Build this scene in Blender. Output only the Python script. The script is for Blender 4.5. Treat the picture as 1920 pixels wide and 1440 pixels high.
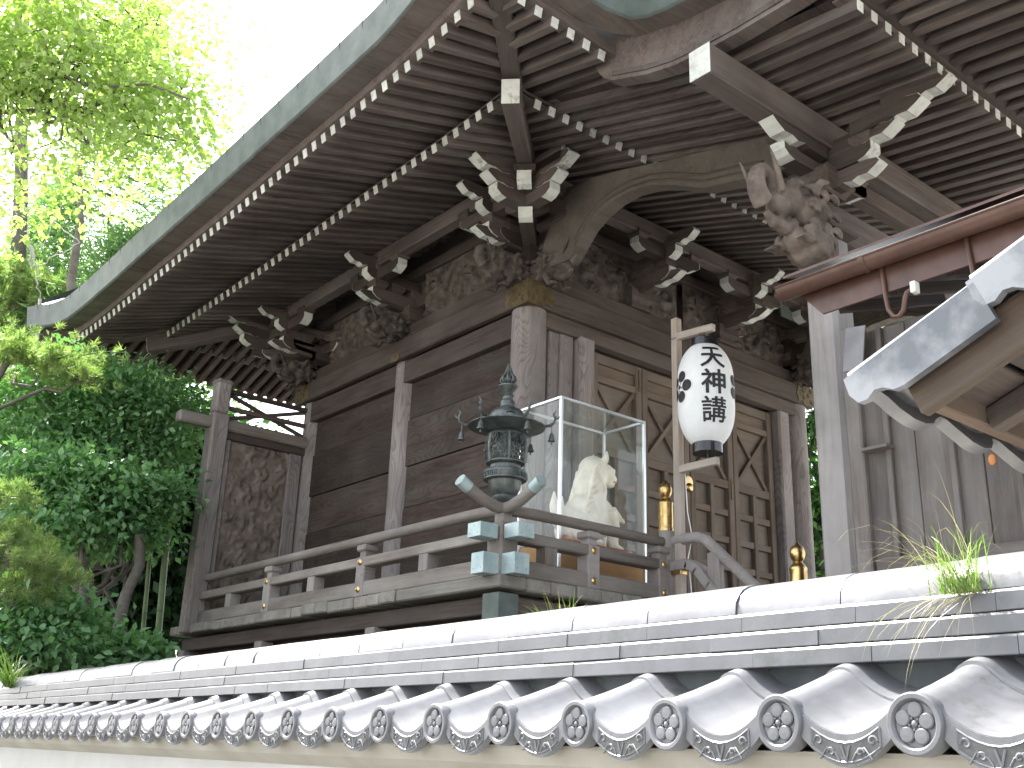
import bpy, bmesh, math, random
import numpy as np
from mathutils import Vector, Matrix
random.seed(7); rng = np.random.default_rng(7)
S = bpy.context.scene
for o in list(bpy.data.objects): bpy.data.objects.remove(o)
COL = S.collection
rad = math.radians
# ------------------------------------------------------------------ camera
YAW, PITCH, ROLL, FPX = 0.6822, 0.3389, 0.0351, 1976.3
CAM = Vector((-5.913, -7.054, 1.55))
Fv = Vector((math.sin(YAW)*math.cos(PITCH), math.cos(YAW)*math.cos(PITCH), math.sin(PITCH)))
R0 = Vector((math.cos(YAW), -math.sin(YAW), 0)); U0 = R0.cross(Fv)
Rv = R0*math.cos(ROLL) + U0*math.sin(ROLL); Uv = Rv.cross(Fv)
cd = bpy.data.cameras.new('camera'); cam = bpy.data.objects.new('camera', cd); COL.objects.link(cam)
cd.sensor_fit = 'HORIZONTAL'; cd.sensor_width = 36; cd.lens = 36*FPX/1920
cd.clip_start = .05; cd.clip_end = 3000
cam.matrix_world = Matrix.Translation(CAM) @ Matrix((Rv, Uv, -Fv)).transposed().to_4x4()
S.camera = cam
# ------------------------------------------------------------------ sky, sun, exposure
SUN_EL = rad(52)                                       # the sun stands behind the hall, a little left
SUN_DIR = Vector((math.cos(SUN_EL)*-.06, math.cos(SUN_EL)*.998, math.sin(SUN_EL))).normalized()
wd = bpy.data.worlds.new('World'); S.world = wd; wd.use_nodes = True
nt = wd.node_tree; bg = nt.nodes['Background']
sky = nt.nodes.new('ShaderNodeTexSky'); sky.sky_type = 'NISHITA'; sky.sun_disc = False
sky.sun_elevation = SUN_EL; sky.sun_rotation = math.atan2(SUN_DIR.x, SUN_DIR.y)
sky.dust_density = 4.0; sky.air_density = 1.0; sky.ozone_density = 1.0
hs = nt.nodes.new('ShaderNodeHueSaturation'); hs.inputs['Saturation'].default_value = .36
nt.links.new(sky.outputs[0], hs.inputs['Color']); nt.links.new(hs.outputs[0], bg.inputs[0])
bg.inputs[1].default_value = .15
sl = bpy.data.lights.new('sun', 'SUN'); sl.energy = 5.0; sl.angle = rad(4); sl.color = (1, .96, .9)
so = bpy.data.objects.new('sun', sl); COL.objects.link(so)
so.rotation_euler = SUN_DIR.to_track_quat('Z', 'Y').to_euler(); so.location = (0, 0, 30)
vs = S.view_settings; vs.view_transform = 'Standard'; vs.look = 'None'; vs.gamma = 1; vs.exposure = 2.2
S.render.resolution_x = 1024; S.render.resolution_y = 768
# ------------------------------------------------------------------ helpers
WM = {}
def tag(o, label=None, cat=None, group=None, kind=None):
    if label: o['label'] = label
    if cat: o['category'] = cat
    if group: o['group'] = group
    if kind: o['kind'] = kind
    return o
def put(o, parent=None, M=None):
    M = M or Matrix.Identity(4); WM[o] = M; COL.objects.link(o)
    if parent is not None:
        o.parent = parent; o.matrix_basis = WM[parent].inverted() @ M
    else: o.matrix_basis = M
    return o
def empty(name, loc, label, cat, group=None):
    o = bpy.data.objects.new(name, None); o.empty_display_size = .2
    put(o, None, Matrix.Translation(Vector(loc))); return tag(o, label, cat, group)
class MB:
    def __init__(s): s.v = []; s.f = []
    def add(s, vs_, fs, M=None):
        n = len(s.v)
        s.v += [tuple(M @ Vector(a)) if M is not None else tuple(a) for a in vs_]
        s.f += [tuple(i+n for i in q) for q in fs]; return s
    def box(s, x0, x1, y0, y1, z0, z1, M=None):
        vs_ = [(x, y, z) for x in (x0, x1) for y in (y0, y1) for z in (z0, z1)]
        return s.add(vs_, [(0,1,3,2),(4,6,7,5),(0,4,5,1),(2,3,7,6),(0,2,6,4),(1,5,7,3)], M)
    def cbox(s, x0, x1, y0, y1, z0, z1, c=.008, M=None):
        c = min(c, (x1-x0)*.45, (y1-y0)*.45, (z1-z0)*.45)
        bm = bmesh.new(); bmesh.ops.create_cube(bm, size=1)
        for v in bm.verts:
            v.co = ((x0+x1)/2+v.co.x*(x1-x0), (y0+y1)/2+v.co.y*(y1-y0), (z0+z1)/2+v.co.z*(z1-z0))
        bmesh.ops.bevel(bm, geom=bm.edges[:], offset=c, segments=1, affect='EDGES', profile=.5)
        bm.verts.index_update()
        s.add([v.co.copy() for v in bm.verts], [[v.index for v in f.verts] for f in bm.faces], M); bm.free(); return s
    def prism(s, poly, t0, t1, axis='x', M=None):
        n = len(poly)
        def mk(a, b, t): return {'x': (t, a, b), 'y': (a, t, b), 'z': (a, b, t)}[axis]
        vs_ = [mk(a, b, t0) for a, b in poly] + [mk(a, b, t1) for a, b in poly]
        fs = [tuple(range(n))[::-1], tuple(range(n, 2*n))] + [(i, (i+1) % n, n+(i+1) % n, n+i) for i in range(n)]
        return s.add(vs_, fs, M)
    def lathe(s, prof, n=24, M=None, a0=0, a1=2*math.pi):
        full = abs(a1-a0-2*math.pi) < 1e-6; m = n if full else n+1; vs_ = []; fs = []
        for r, z in prof:
            for i in range(m):
                a = a0+(a1-a0)*i/n; vs_.append((r*math.cos(a), r*math.sin(a), z))
        for j in range(len(prof)-1):
            for i in range(n):
                k = (i+1) % m if full else i+1
                fs.append((j*m+i, j*m+k, (j+1)*m+k, (j+1)*m+i))
        if full:
            if prof[0][0] > 1e-4: fs.append(tuple(range(m))[::-1])
            if prof[-1][0] > 1e-4: fs.append(tuple((len(prof)-1)*m+i for i in range(m)))
        return s.add(vs_, fs, M)
    def tube(s, pts, r, n=8, M=None, flat=1.0):
        pts = [Vector(p) for p in pts]; L = len(pts); r = r if hasattr(r, '__len__') else [r]*L
        vs_ = []; fs = []; ref = None
        for i, p in enumerate(pts):
            t = (pts[min(i+1, L-1)]-pts[max(i-1, 0)]).normalized()
            if ref is None:
                ref = Vector((0, 0, 1)) if abs(t.z) < .9 else Vector((1, 0, 0))
            a = t.cross(ref).normalized(); b = a.cross(t).normalized(); ref = b
            for k in range(n):
                q = 2*math.pi*k/n; vs_.append(p + a*math.cos(q)*r[i] + b*math.sin(q)*r[i]*flat)
        for i in range(L-1):
            for k in range(n):
                fs.append((i*n+k, i*n+(k+1) % n, (i+1)*n+(k+1) % n, (i+1)*n+k))
        fs.append(tuple(range(n))[::-1]); fs.append(tuple((L-1)*n+k for k in range(n)))
        return s.add(vs_, fs, M)
    def ball(s, c, r, M=None, nu=12, nv=8, T=None):
        r = r if hasattr(r, '__len__') else (r, r, r); vs_ = []; fs = []
        for j in range(nv+1):
            t = math.pi*j/nv
            for i in range(nu):
                a = 2*math.pi*i/nu
                q = Vector((r[0]*math.sin(t)*math.cos(a), r[1]*math.sin(t)*math.sin(a), r[2]*math.cos(t)))
                if T is not None: q = T @ q
                vs_.append(Vector(c)+q)
        for j in range(nv):
            for i in range(nu):
                fs.append((j*nu+i, (j+1)*nu+i, (j+1)*nu+(i+1) % nu, j*nu+(i+1) % nu))
        return s.add(vs_, fs, M)
    def grid(s, fn, nu, nv, M=None):
        vs_ = [fn(i/nu, j/nv) for j in range(nv+1) for i in range(nu+1)]
        fs = [(j*(nu+1)+i, j*(nu+1)+i+1, (j+1)*(nu+1)+i+1, (j+1)*(nu+1)+i) for j in range(nv) for i in range(nu)]
        return s.add(vs_, fs, M)
    def mesh(s, name, smooth=False, fix=True):
        me = bpy.data.meshes.new(name); me.from_pydata([tuple(v) for v in s.v], [], s.f)
        if fix:
            bm = bmesh.new(); bm.from_mesh(me); bmesh.ops.recalc_face_normals(bm, faces=bm.faces[:]); bm.to_mesh(me); bm.free()
        if smooth:
            me.polygons.foreach_set('use_smooth', [True]*len(me.polygons))
            try: me.set_sharp_from_angle(angle=rad(smooth if smooth is not True else 40))
            except Exception: pass
        return me
def obj(name, mb, mat, parent=None, M=None, smooth=False):
    me = mb if isinstance(mb, bpy.types.Mesh) else mb.mesh(name, smooth)
    if mat is not None and not me.materials: me.materials.append(mat)
    o = bpy.data.objects.new(name, me); return put(o, parent, M)
def frame(p0, p1, up=(0, 0, 1)):
    p0 = Vector(p0); x = (Vector(p1)-p0).normalized(); up = Vector(up)
    if abs(x.dot(up)) > .98: up = Vector((0, 1, 0))
    y = up.cross(x).normalized(); z = x.cross(y)
    M = Matrix((x, y, z)).transposed().to_4x4(); M.translation = p0; return M
MC = {}
def beam(name, p0, p1, w, h, mat, parent, c=.008, up=(0, 0, 1), white=(), wmat=None):
    """member from p0 to p1; its own x axis runs along the grain; white = painted ends (0 start, 1 end)"""
    L = (Vector(p1)-Vector(p0)).length
    k = (round(L, 4), w, h, c, mat.name)
    if k not in MC:
        me = MB().cbox(0, L, -w/2, w/2, -h/2, h/2, c).mesh(name); me.materials.append(mat); MC[k] = me
    M = frame(p0, p1, up); o = obj(name, MC[k], mat, parent, M)
    for e in white: endcap(o, M, 0 if e == 0 else L, -1 if e == 0 else 1, w, h)
    return o
def endcap(o, M, x, sgn, w, h, name='painted_end'):
    k = ('cap', sgn, w, h)
    if k not in MC:
        MC[k] = MB().cbox(min(0, sgn*.004), max(0, sgn*.004), -w/2+.001, w/2-.001, -h/2+.001, h/2-.001, .001).mesh(name); MC[k].materials.append(WHITE)
    return obj(name, MC[k], WHITE, o, M @ Matrix.Translation((x, 0, 0)))
def pillar(name, x, y, z0, z1, r, mat, parent, n=20):
    k = ('pil', round(z1-z0, 3), r, mat.name)
    if k not in MC:
        c = .012; L = z1-z0
        R = Matrix.Rotation(rad(90), 4, 'Y')
        MC[k] = MB().lathe([(r-c, 0), (r, c), (r, L*.5), (r*.985, L-c), (r-c, L)], n, R).mesh(name, 35); MC[k].materials.append(mat)
    return obj(name, MC[k], mat, parent, Matrix.Translation((x, y, z0)) @ Matrix.Rotation(rad(-90), 4, 'Y') )
# ------------------------------------------------------------------ materials
def newmat(name):
    m = bpy.data.materials.new(name); m.use_nodes = True
    return m, m.node_tree, m.node_tree.nodes['Principled BSDF']
def nd(nt, t, **kw):
    n = nt.nodes.new(t)
    for k, v in kw.items():
        if k in n.inputs: n.inputs[k].default_value = v
        else: setattr(n, k, v)
    return n
def ramp(nt, fac, stops):
    r = nt.nodes.new('ShaderNodeValToRGB'); el = r.color_ramp.elements
    while len(el) < len(stops): el.new(.5)
    for e, (p_, c) in zip(el, stops): e.position = p_; e.color = (*c, 1) if len(c) == 3 else c
    nt.links.new(fac, r.inputs[0]); return r
def mixc(nt, a, b, fac, mode='MIX'):
    m = nt.nodes.new('ShaderNodeMix'); m.data_type = 'RGBA'; m.blend_type = mode
    for sock, v in ((m.inputs[0], fac), (m.inputs[6], a), (m.inputs[7], b)):
        if hasattr(v, 'links'): nt.links.new(v, sock)
        else: sock.default_value = v if isinstance(v, float) else (*v, 1)
    return m.outputs[2]
def coords(nt, scale=(1, 1, 1), rnd=7.0):
    tc = nt.nodes.new('ShaderNodeTexCoord'); oi = nt.nodes.new('ShaderNodeObjectInfo')
    mul = nd(nt, 'ShaderNodeVectorMath', operation='SCALE'); mul.inputs[0].default_value = (1.7, 3.1, 2.3); nt.links.new(oi.outputs['Random'], mul.inputs['Scale'])
    m2 = nd(nt, 'ShaderNodeVectorMath', operation='SCALE'); nt.links.new(mul.outputs[0], m2.inputs[0]); m2.inputs['Scale'].default_value = rnd
    add = nd(nt, 'ShaderNodeVectorMath', operation='ADD'); nt.links.new(tc.outputs['Object'], add.inputs[0]); nt.links.new(m2.outputs[0], add.inputs[1])
    mp = nt.nodes.new('ShaderNodeMapping'); mp.inputs['Scale'].default_value = scale; nt.links.new(add.outputs[0], mp.inputs[0])
    return mp.outputs[0], oi, add.outputs[0]
def wood(name, dark, light, grey=None, greyamt=.5, rough=.75, gx=.7, gy=16, bump=.35, var=.35, rings=0.):
    m, nt, b = newmat(name)
    vec, oi, raw = coords(nt, (gx, gy, gy))
    n1 = nd(nt, 'ShaderNodeTexNoise', Scale=2.2, Detail=7.0, Roughness=.62, Distortion=.9); nt.links.new(vec, n1.inputs['Vector'])
    r1 = ramp(nt, n1.outputs['Fac'], [(.3, dark), (.52, tuple((a+c)/2 for a, c in zip(dark, light))), (.7, light)])
    col = r1.outputs[0]
    n2 = nd(nt, 'ShaderNodeTexNoise', Scale=1.6, Detail=5.0, Roughness=.6); nt.links.new(raw, n2.inputs['Vector'])
    if grey:
        mp2 = nt.nodes.new('ShaderNodeMapping'); mp2.inputs['Scale'].default_value = (.5, 3.5, 3.5); nt.links.new(raw, mp2.inputs[0])
        n3 = nd(nt, 'ShaderNodeTexNoise', Scale=1.7, Detail=6.0, Roughness=.65); nt.links.new(mp2.outputs[0], n3.inputs['Vector'])
        f = ramp(nt, n3.outputs['Fac'], [(.5-.28*greyamt, (0, 0, 0)), (.85-.35*greyamt, (1, 1, 1))])
        g2 = mixc(nt, grey, tuple(c*.62 for c in grey), n1.outputs['Fac'])
        col = mixc(nt, col, g2, f.outputs[0])
    if rings:
        mp3 = nt.nodes.new('ShaderNodeMapping'); mp3.inputs['Scale'].default_value = (.55, 2.6, 2.6); nt.links.new(raw, mp3.inputs[0])
        n4 = nd(nt, 'ShaderNodeTexNoise', Scale=1.5, Detail=1.5, Roughness=.4, Distortion=.5); nt.links.new(mp3.outputs[0], n4.inputs['Vector'])
        fr_ = nd(nt, 'ShaderNodeMath', operation='MULTIPLY'); nt.links.new(n4.outputs['Fac'], fr_.inputs[0]); fr_.inputs[1].default_value = 26.
        f2 = nd(nt, 'ShaderNodeMath', operation='FRACT'); nt.links.new(fr_.outputs[0], f2.inputs[0])
        rg = ramp(nt, f2.outputs[0], [(.0, (1.06,)*3), (.55, (1.0,)*3), (.88, (1-rings,)*3), (1., (1.02,)*3)])
        col = mixc(nt, col, rg.outputs[0], 1.0, 'MULTIPLY')
    rr = ramp(nt, n2.outputs['Fac'], [(.3, (.72,)*3), (.7, (1.12,)*3)])
    col = mixc(nt, col, rr.outputs[0], 1.0, 'MULTIPLY')
    vr = nd(nt, 'ShaderNodeMapRange'); vr.inputs[3].default_value = 1-var; vr.inputs[4].default_value = 1+var*.6; nt.links.new(oi.outputs['Random'], vr.inputs[0])
    vm = nd(nt, 'ShaderNodeVectorMath', operation='SCALE'); nt.links.new(col, vm.inputs[0]); nt.links.new(vr.outputs[0], vm.inputs['Scale'])
    nt.links.new(vm.outputs[0], b.inputs['Base Color'])
    b.inputs['Roughness'].default_value = rough; b.inputs['Specular IOR Level'].default_value = .25
    bp = nd(nt, 'ShaderNodeBump', Strength=bump, Distance=.01); nt.links.new(n1.outputs['Fac'], bp.inputs['Height']); nt.links.new(bp.outputs[0], b.inputs['Normal'])
    return m
def plain(name, c1, c2, rough=.6, metal=0., scale=6, bump=.15, spec=.4, detail=6, rnd=7., bscale=None, lo=.35, hi=.65, var=0., stain=None, samt=.5):
    m, nt, b = newmat(name); vec, oi, raw = coords(nt, (1, 1, 1), rnd)
    n1 = nd(nt, 'ShaderNodeTexNoise', Scale=scale, Detail=detail, Roughness=.6); nt.links.new(vec, n1.inputs['Vector'])
    r = ramp(nt, n1.outputs['Fac'], [(lo, c1), (hi, c2)]); col = r.outputs[0]
    if stain:
        n3 = nd(nt, 'ShaderNodeTexNoise', Scale=scale*2.7, Detail=8.0, Roughness=.7); nt.links.new(vec, n3.inputs['Vector'])
        n5 = nd(nt, 'ShaderNodeTexNoise', Scale=scale*.5, Detail=3.0); nt.links.new(vec, n5.inputs['Vector'])
        sm = nd(nt, 'ShaderNodeMath', operation='MULTIPLY'); nt.links.new(n3.outputs['Fac'], sm.inputs[0]); nt.links.new(n5.outputs['Fac'], sm.inputs[1])
        f_ = ramp(nt, sm.outputs[0], [(.40-.22*samt, (0, 0, 0)), (.50-.18*samt, (.85,)*3)]); col = mixc(nt, col, stain, f_.outputs[0])
    if var:
        vr = nd(nt, 'ShaderNodeMapRange'); vr.inputs[3].default_value = 1-var; vr.inputs[4].default_value = 1+var; nt.links.new(oi.outputs['Random'], vr.inputs[0])
        vm = nd(nt, 'ShaderNodeVectorMath', operation='SCALE'); nt.links.new(col, vm.inputs[0]); nt.links.new(vr.outputs[0], vm.inputs['Scale']); col = vm.outputs[0]
    nt.links.new(col, b.inputs['Base Color'])
    b.inputs['Roughness'].default_value = rough; b.inputs['Metallic'].default_value = metal; b.inputs['Specular IOR Level'].default_value = spec
    if bump:
        n2 = nd(nt, 'ShaderNodeTexNoise', Scale=bscale or scale*5, Detail=4.0); nt.links.new(vec, n2.inputs['Vector'])
        bp = nd(nt, 'ShaderNodeBump', Strength=bump, Distance=.006); nt.links.new(n2.outputs['Fac'], bp.inputs['Height']); nt.links.new(bp.outputs[0], b.inputs['Normal'])
    return m
WHITE = plain('chalk_white_paint', (.39, .405, .375), (.52, .545, .505), .8, scale=9, lo=.3, hi=.5, var=.14, stain=(.17, .15, .13), samt=.45)
W_EAVE = wood('weathered_eave_wood', (.055, .042, .038), (.17, .137, .124), (.19, .168, .155), .45)
W_DARK = wood('dark_cedar', (.042, .031, .027), (.11, .084, .072), (.12, .104, .092), .35)
W_WALL = wood('umber_wall_plank', (.027, .018, .0155), (.078, .053, .045), (.085, .074, .064), .5, gx=.9, gy=7, rings=.3)
W_GREY = wood('silvered_pillar_wood', (.155, .132, .122), (.285, .25, .235), (.31, .29, .285), .5, gx=.55, gy=11, bump=.5, var=.12, rings=.3)
W_POST = wood('pale_grey_post_wood', (.18, .16, .15), (.33, .30, .285), (.37, .355, .345), .55, bump=.5, var=.12)
W_PORCH = wood('silver_grey_porch_wood', (.215, .20, .193), (.37, .35, .343), (.395, .388, .388), .6, gx=.5, gy=13, bump=.5, var=.08)
W_RAIL = wood('lichened_rail_wood', (.10, .08, .068), (.20, .17, .15), (.29, .275, .255), .62, bump=.5, var=.18)
W_DECK = wood('grey_deck_board', (.12, .105, .093), (.235, .215, .195), (.32, .32, .29), .6, bump=.6, var=.2)
W_DOOR = wood('tan_door_wood', (.09, .064, .047), (.175, .132, .10), (.18, .152, .128), .45, var=.15)
W_DPAN = wood('pale_door_panel', (.125, .096, .076), (.215, .175, .14), (.205, .185, .16), .45, var=.12, gy=9)
W_SHADE = wood('shade_dark_board', (.028, .022, .020), (.068, .055, .049), None, var=.2)  # colour darkened to hold the shade between rafters and under eaves
W_CARV = plain('carved_brown_wood', (.03, .025, .021), (.105, .088, .073), .8, scale=12, bump=.7)
W_CARVG = plain('carved_grey_wood', (.075, .06, .05), (.20, .165, .14), .8, scale=6, bump=.5, bscale=40)
W_EBI = wood('olive_brown_beam_wood', (.070, .058, .047), (.14, .120, .10), (.15, .135, .115), .45, gy=9)
W_PLY = wood('orange_plywood', (.42, .24, .11), (.55, .34, .17), None, gx=.5, gy=6, bump=.1, var=.05)
W_POLE = wood('pale_pole_wood', (.30, .25, .205), (.45, .39, .335), (.42, .40, .38), .4, var=.1)
W_FENCE = wood('grey_fence_plank', (.075, .062, .057), (.165, .146, .135), (.225, .215, .21), .55, gy=12, bump=.8, var=.32)
W_BARGE = wood('red_brown_bargeboard', (.115, .075, .052), (.24, .165, .12), (.22, .185, .15), .45, gy=14, bump=.5)
COPPER = plain('green_copper_sheet', (.058, .078, .073), (.10, .124, .116), .6, .1, 5, .1)
COPCAP = plain('pale_copper_cap', (.25, .335, .345), (.38, .46, .46), .42, .35, 8, .08)
BRONZE = plain('verdigris_bronze', (.055, .066, .066), (.13, .145, .142), .45, .5, 14, .25)
BRASS = plain('polished_brass', (.50, .33, .12), (.68, .50, .24), .3, 1.0, 12, .1)
GILT = plain('dull_gilt_fitting', (.055, .041, .018), (.13, .096, .045), .55, .3, 18, .3)
TILE = plain('smoked_roof_tile', (.112, .115, .124), (.168, .172, .184), .34, 0, 7, .12, .75, var=.09, stain=(.085, .09, .082), samt=.42)
TILEN = plain('ridge_tile_clay', (.078, .081, .088), (.118, .122, .132), .38, 0, 5, .1, .6, var=.07, stain=(.062, .068, .062), samt=.42)
GLAZE = plain('glossy_verge_tile', (.075, .085, .095), (.24, .25, .265), .2, 0, 3.2, .05, .6, lo=.45, hi=.6)
TILED = plain('dark_mortar', (.06, .07, .075), (.10, .115, .12), .8, 0, 8, .3)
TILER = plain('tile_relief_recess', (.07, .072, .07), (.13, .13, .127), .6, 0, 25, .2)
PLAST = plain('cream_plaster', (.40, .38, .32), (.50, .485, .42), .85, 0, 2.5, .1)
PLASTW = plain('white_plaster', (.50, .50, .47), (.58, .58, .555), .85, 0, 2, .1)
ALU = plain('aluminium_frame', (.60, .64, .66), (.72, .75, .77), .35, .7, 8, .05)
IVORY = plain('cream_statue_stone', (.74, .68, .57), (.90, .87, .78), .7, 0, 9, .15)
REDW = plain('red_lacquer_plinth', (.30, .09, .05), (.42, .15, .09), .4, 0, 8, .1)
PAPER = plain('white_lantern_paper', (.66, .69, .70), (.76, .78, .785), .7, 0, 5, .05)
INK = plain('black_ink', (.012, .012, .016), (.03, .03, .038), .6, 0, 20, 0)
INKG = plain('thin_ink', (.12, .12, .15), (.24, .24, .28), .7, 0, 20, 0)
LACQ = plain('black_lacquer', (.008, .008, .010), (.02, .02, .024), .18, 0, 8, 0, .6)
GUTTER = plain('brown_gutter_metal', (.058, .030, .022), (.092, .050, .038), .34, .1, 7, .05)
DARKM = plain('grey_sheet_metal', (.13, .13, .14), (.19, .19, .20), .45, .3, 9, .1)
GRAVEL = plain('pale_gravel', (.34, .32, .29), (.50, .48, .44), .9, 0, 3, .5, bscale=60)
LITTER = plain('leaf_litter', (.03, .028, .02), (.07, .06, .042), .95, 0, 4, .6)
ASPH = plain('worn_asphalt', (.055, .055, .055), (.095, .093, .09), .9, 0, 3, .5, bscale=80)
SEAM = plain('dark_lap_seam', (.025, .032, .03), (.05, .06, .055), .7)
BARK = wood('grey_bark', (.08, .066, .055), (.20, .175, .15), (.26, .25, .235), .45, gx=2, gy=9, bump=1.)
BAMB = plain('bamboo_culm', (.10, .17, .07), (.16, .23, .11), .45, 0, 5, .05)
def leafmat(name, c1, c2, trans=.35, rough=.45, scale=1.4):
    m, nt, b = newmat(name); out = nt.nodes['Material Output']
    tc = nt.nodes.new('ShaderNodeTexCoord'); at = nt.nodes.new('ShaderNodeAttribute'); at.attribute_name = 'tone'
    n1 = nd(nt, 'ShaderNodeTexNoise', Scale=scale, Detail=3.0); nt.links.new(tc.outputs['Object'], n1.inputs['Vector'])
    mx = nd(nt, 'ShaderNodeMath', operation='MULTIPLY_ADD'); nt.links.new(at.outputs['Fac'], mx.inputs[0]); mx.inputs[1].default_value = .55
    hl = nd(nt, 'ShaderNodeMath', operation='MULTIPLY'); nt.links.new(n1.outputs['Fac'], hl.inputs[0]); hl.inputs[1].default_value = .5
    nt.links.new(hl.outputs[0], mx.inputs[2])
    r = ramp(nt, mx.outputs[0], [(.1, c1), (.8, c2)]); nt.links.new(r.outputs[0], b.inputs['Base Color'])
    b.inputs['Roughness'].default_value = rough; b.inputs['Specular IOR Level'].default_value = .35
    tr = nt.nodes.new('ShaderNodeBsdfTranslucent'); g = mixc(nt, r.outputs[0], (1.0, 1.25, .5), 1.0, 'MULTIPLY'); nt.links.new(g, tr.inputs[0])
    ms = nt.nodes.new('ShaderNodeMixShader'); ms.inputs[0].default_value = trans
    nt.links.new(b.outputs[0], ms.inputs[1]); nt.links.new(tr.outputs[0], ms.inputs[2]); nt.links.new(ms.outputs[0], out.inputs[0])
    return m
LEAF_Y = leafmat('yellow_green_leaf', (.24, .32, .12), (.48, .53, .29), .62, .4)
LEAF_G = leafmat('fresh_green_leaf', (.065, .19, .08), (.23, .39, .20), .46, .32)
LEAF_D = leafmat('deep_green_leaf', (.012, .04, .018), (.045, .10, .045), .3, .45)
NEEDLE = leafmat('pine_needle', (.16, .25, .10), (.40, .47, .24), .55)
CEDAR = leafmat('cedar_spray', (.08, .17, .08), (.22, .34, .17), .5)
GRASSM = leafmat('grass_blade', (.08, .16, .03), (.22, .31, .09), .4)
STRAW = leafmat('dry_straw', (.32, .26, .17), (.48, .41, .31), .3)
def glassmat():
    m, nt, b = newmat('clear_glass'); out = nt.nodes['Material Output']; nt.nodes.remove(b)
    tr = nt.nodes.new('ShaderNodeBsdfTransparent'); tr.inputs[0].default_value = (.965, .985, .975, 1)
    gl = nt.nodes.new('ShaderNodeBsdfGlossy'); gl.inputs['Roughness'].default_value = .02
    lw = nt.nodes.new('ShaderNodeLayerWeight'); pw = nd(nt, 'ShaderNodeMath', operation='POWER'); nt.links.new(lw.outputs['Facing'], pw.inputs[0]); pw.inputs[1].default_value = 4.0
    fr = nd(nt, 'ShaderNodeMath', operation='MULTIPLY_ADD'); nt.links.new(pw.outputs[0], fr.inputs[0]); fr.inputs[1].default_value = .9; fr.inputs[2].default_value = .045
    ms = nt.nodes.new('ShaderNodeMixShader'); nt.links.new(fr.outputs[0], ms.inputs[0]); nt.links.new(tr.outputs[0], ms.inputs[1]); nt.links.new(gl.outputs[0], ms.inputs[2])
    df = nt.nodes.new('ShaderNodeBsdfDiffuse'); df.inputs[0].default_value = (.42, .50, .44, 1); m2 = nt.nodes.new('ShaderNodeMixShader')
    tc = nt.nodes.new('ShaderNodeTexCoord'); nz = nd(nt, 'ShaderNodeTexNoise', Scale=4.0, Detail=5.0); nt.links.new(tc.outputs['Object'], nz.inputs['Vector']); dr = ramp(nt, nz.outputs['Fac'], [(.3, (.02,)*3), (.75, (.09,)*3)])
    nt.links.new(dr.outputs[0], m2.inputs[0]); nt.links.new(ms.outputs[0], m2.inputs[1]); nt.links.new(df.outputs[0], m2.inputs[2]); nt.links.new(m2.outputs[0], out.inputs[0]); return m
GLASS = glassmat()
def interp(tab, x):
    return float(np.interp(x, [a for a, _ in tab], [b for _, b in tab]))
# ------------------------------------------------------------------ ground: one sheet, the precinct lies a metre above the lane
WY = -.0232
MW = Matrix.Translation((CAM.x, CAM.y, 0)) @ Matrix.Rotation(WY, 4, 'Z')     # wall frame: x = away from the lane, y = along the wall
g = MB(); xs = [-900, -60, -8, 1.92, 1.98, 9, 25, 120, 1200]; zs = [0, 0, 0, 0, 1.0, 1.0, 1.0, 1.0, 1.0]
ys = [-900, -60, -12, 0, 12, 26, 60, 900]
g.grid(lambda a, b: (xs[round(a*8)], ys[round(b*7)], zs[round(a*8)]), 8, 7)
tag(obj('ground', g, GRAVEL, None, MW), kind='structure')
tag(obj('lane', MB().grid(lambda a, b: (-7+8.6*a, -60+120*b, .006), 2, 6), ASPH, None, MW), kind='structure')  # dark ground sheet out of view, added to weaken bounce onto the wall
tag(obj('forest_floor', MB().grid(lambda a, b: (-40+90*a, 4.75+60*b, 1.006), 6, 4).grid(lambda a, b: (-3.3+2.1*a, -2+6.74*b, 1.006), 2, 4), LITTER), kind='structure')
# ================================================================== the shrine hall
W, A2, E1, E2, PR = 4.05, 4.0, 1.5, 2.368, .1544
PY = -3.239
HALL = empty('shrine_hall', (0, 0, 1.0), 'weathered timber shrine hall with deep eaves, white rafter tips and carved brackets', 'shrine')
ZN0, ZN1 = 5.514, 5.744
pillar('corner_pillar', 0, 0, 1.0, ZN1, .168, W_GREY, HALL)
for y in (2.0, 4.0): pillar('pillar', 0, y, 1.0, ZN1, .142, W_GREY, HALL)
pillar('pillar', W, 0, 1.0, ZN1, .168, W_GREY, HALL)
pillar('pillar', W, 4.0, 1.0, ZN1, .15, W_GREY, HALL)
# side wall planks
for y0, y1 in ((.12, 1.88), (2.12, 3.88)):
    zt = 5.26
    for k, z in enumerate((4.85, 4.34, 3.9, 3.38, 2.78)):
        dx = (.004, -.01, .006, -.004, .01)[k]
        beam('wall_plank', (-.02+dx, y0, (zt+z)/2), (-.02+dx, y1, (zt+z)/2), .05, zt-z-.006, W_WALL, HALL, .006); zt = z
    beam('lintel', (-.05, y0-.05, 5.385), (-.05, y1+.05, 5.385), .13, .25, W_DARK, HALL)
    beam('skirt_beam', (-.07, y0-.05, 2.86), (-.07, y1+.05, 2.86), .12, .16, W_DARK, HALL)
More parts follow.
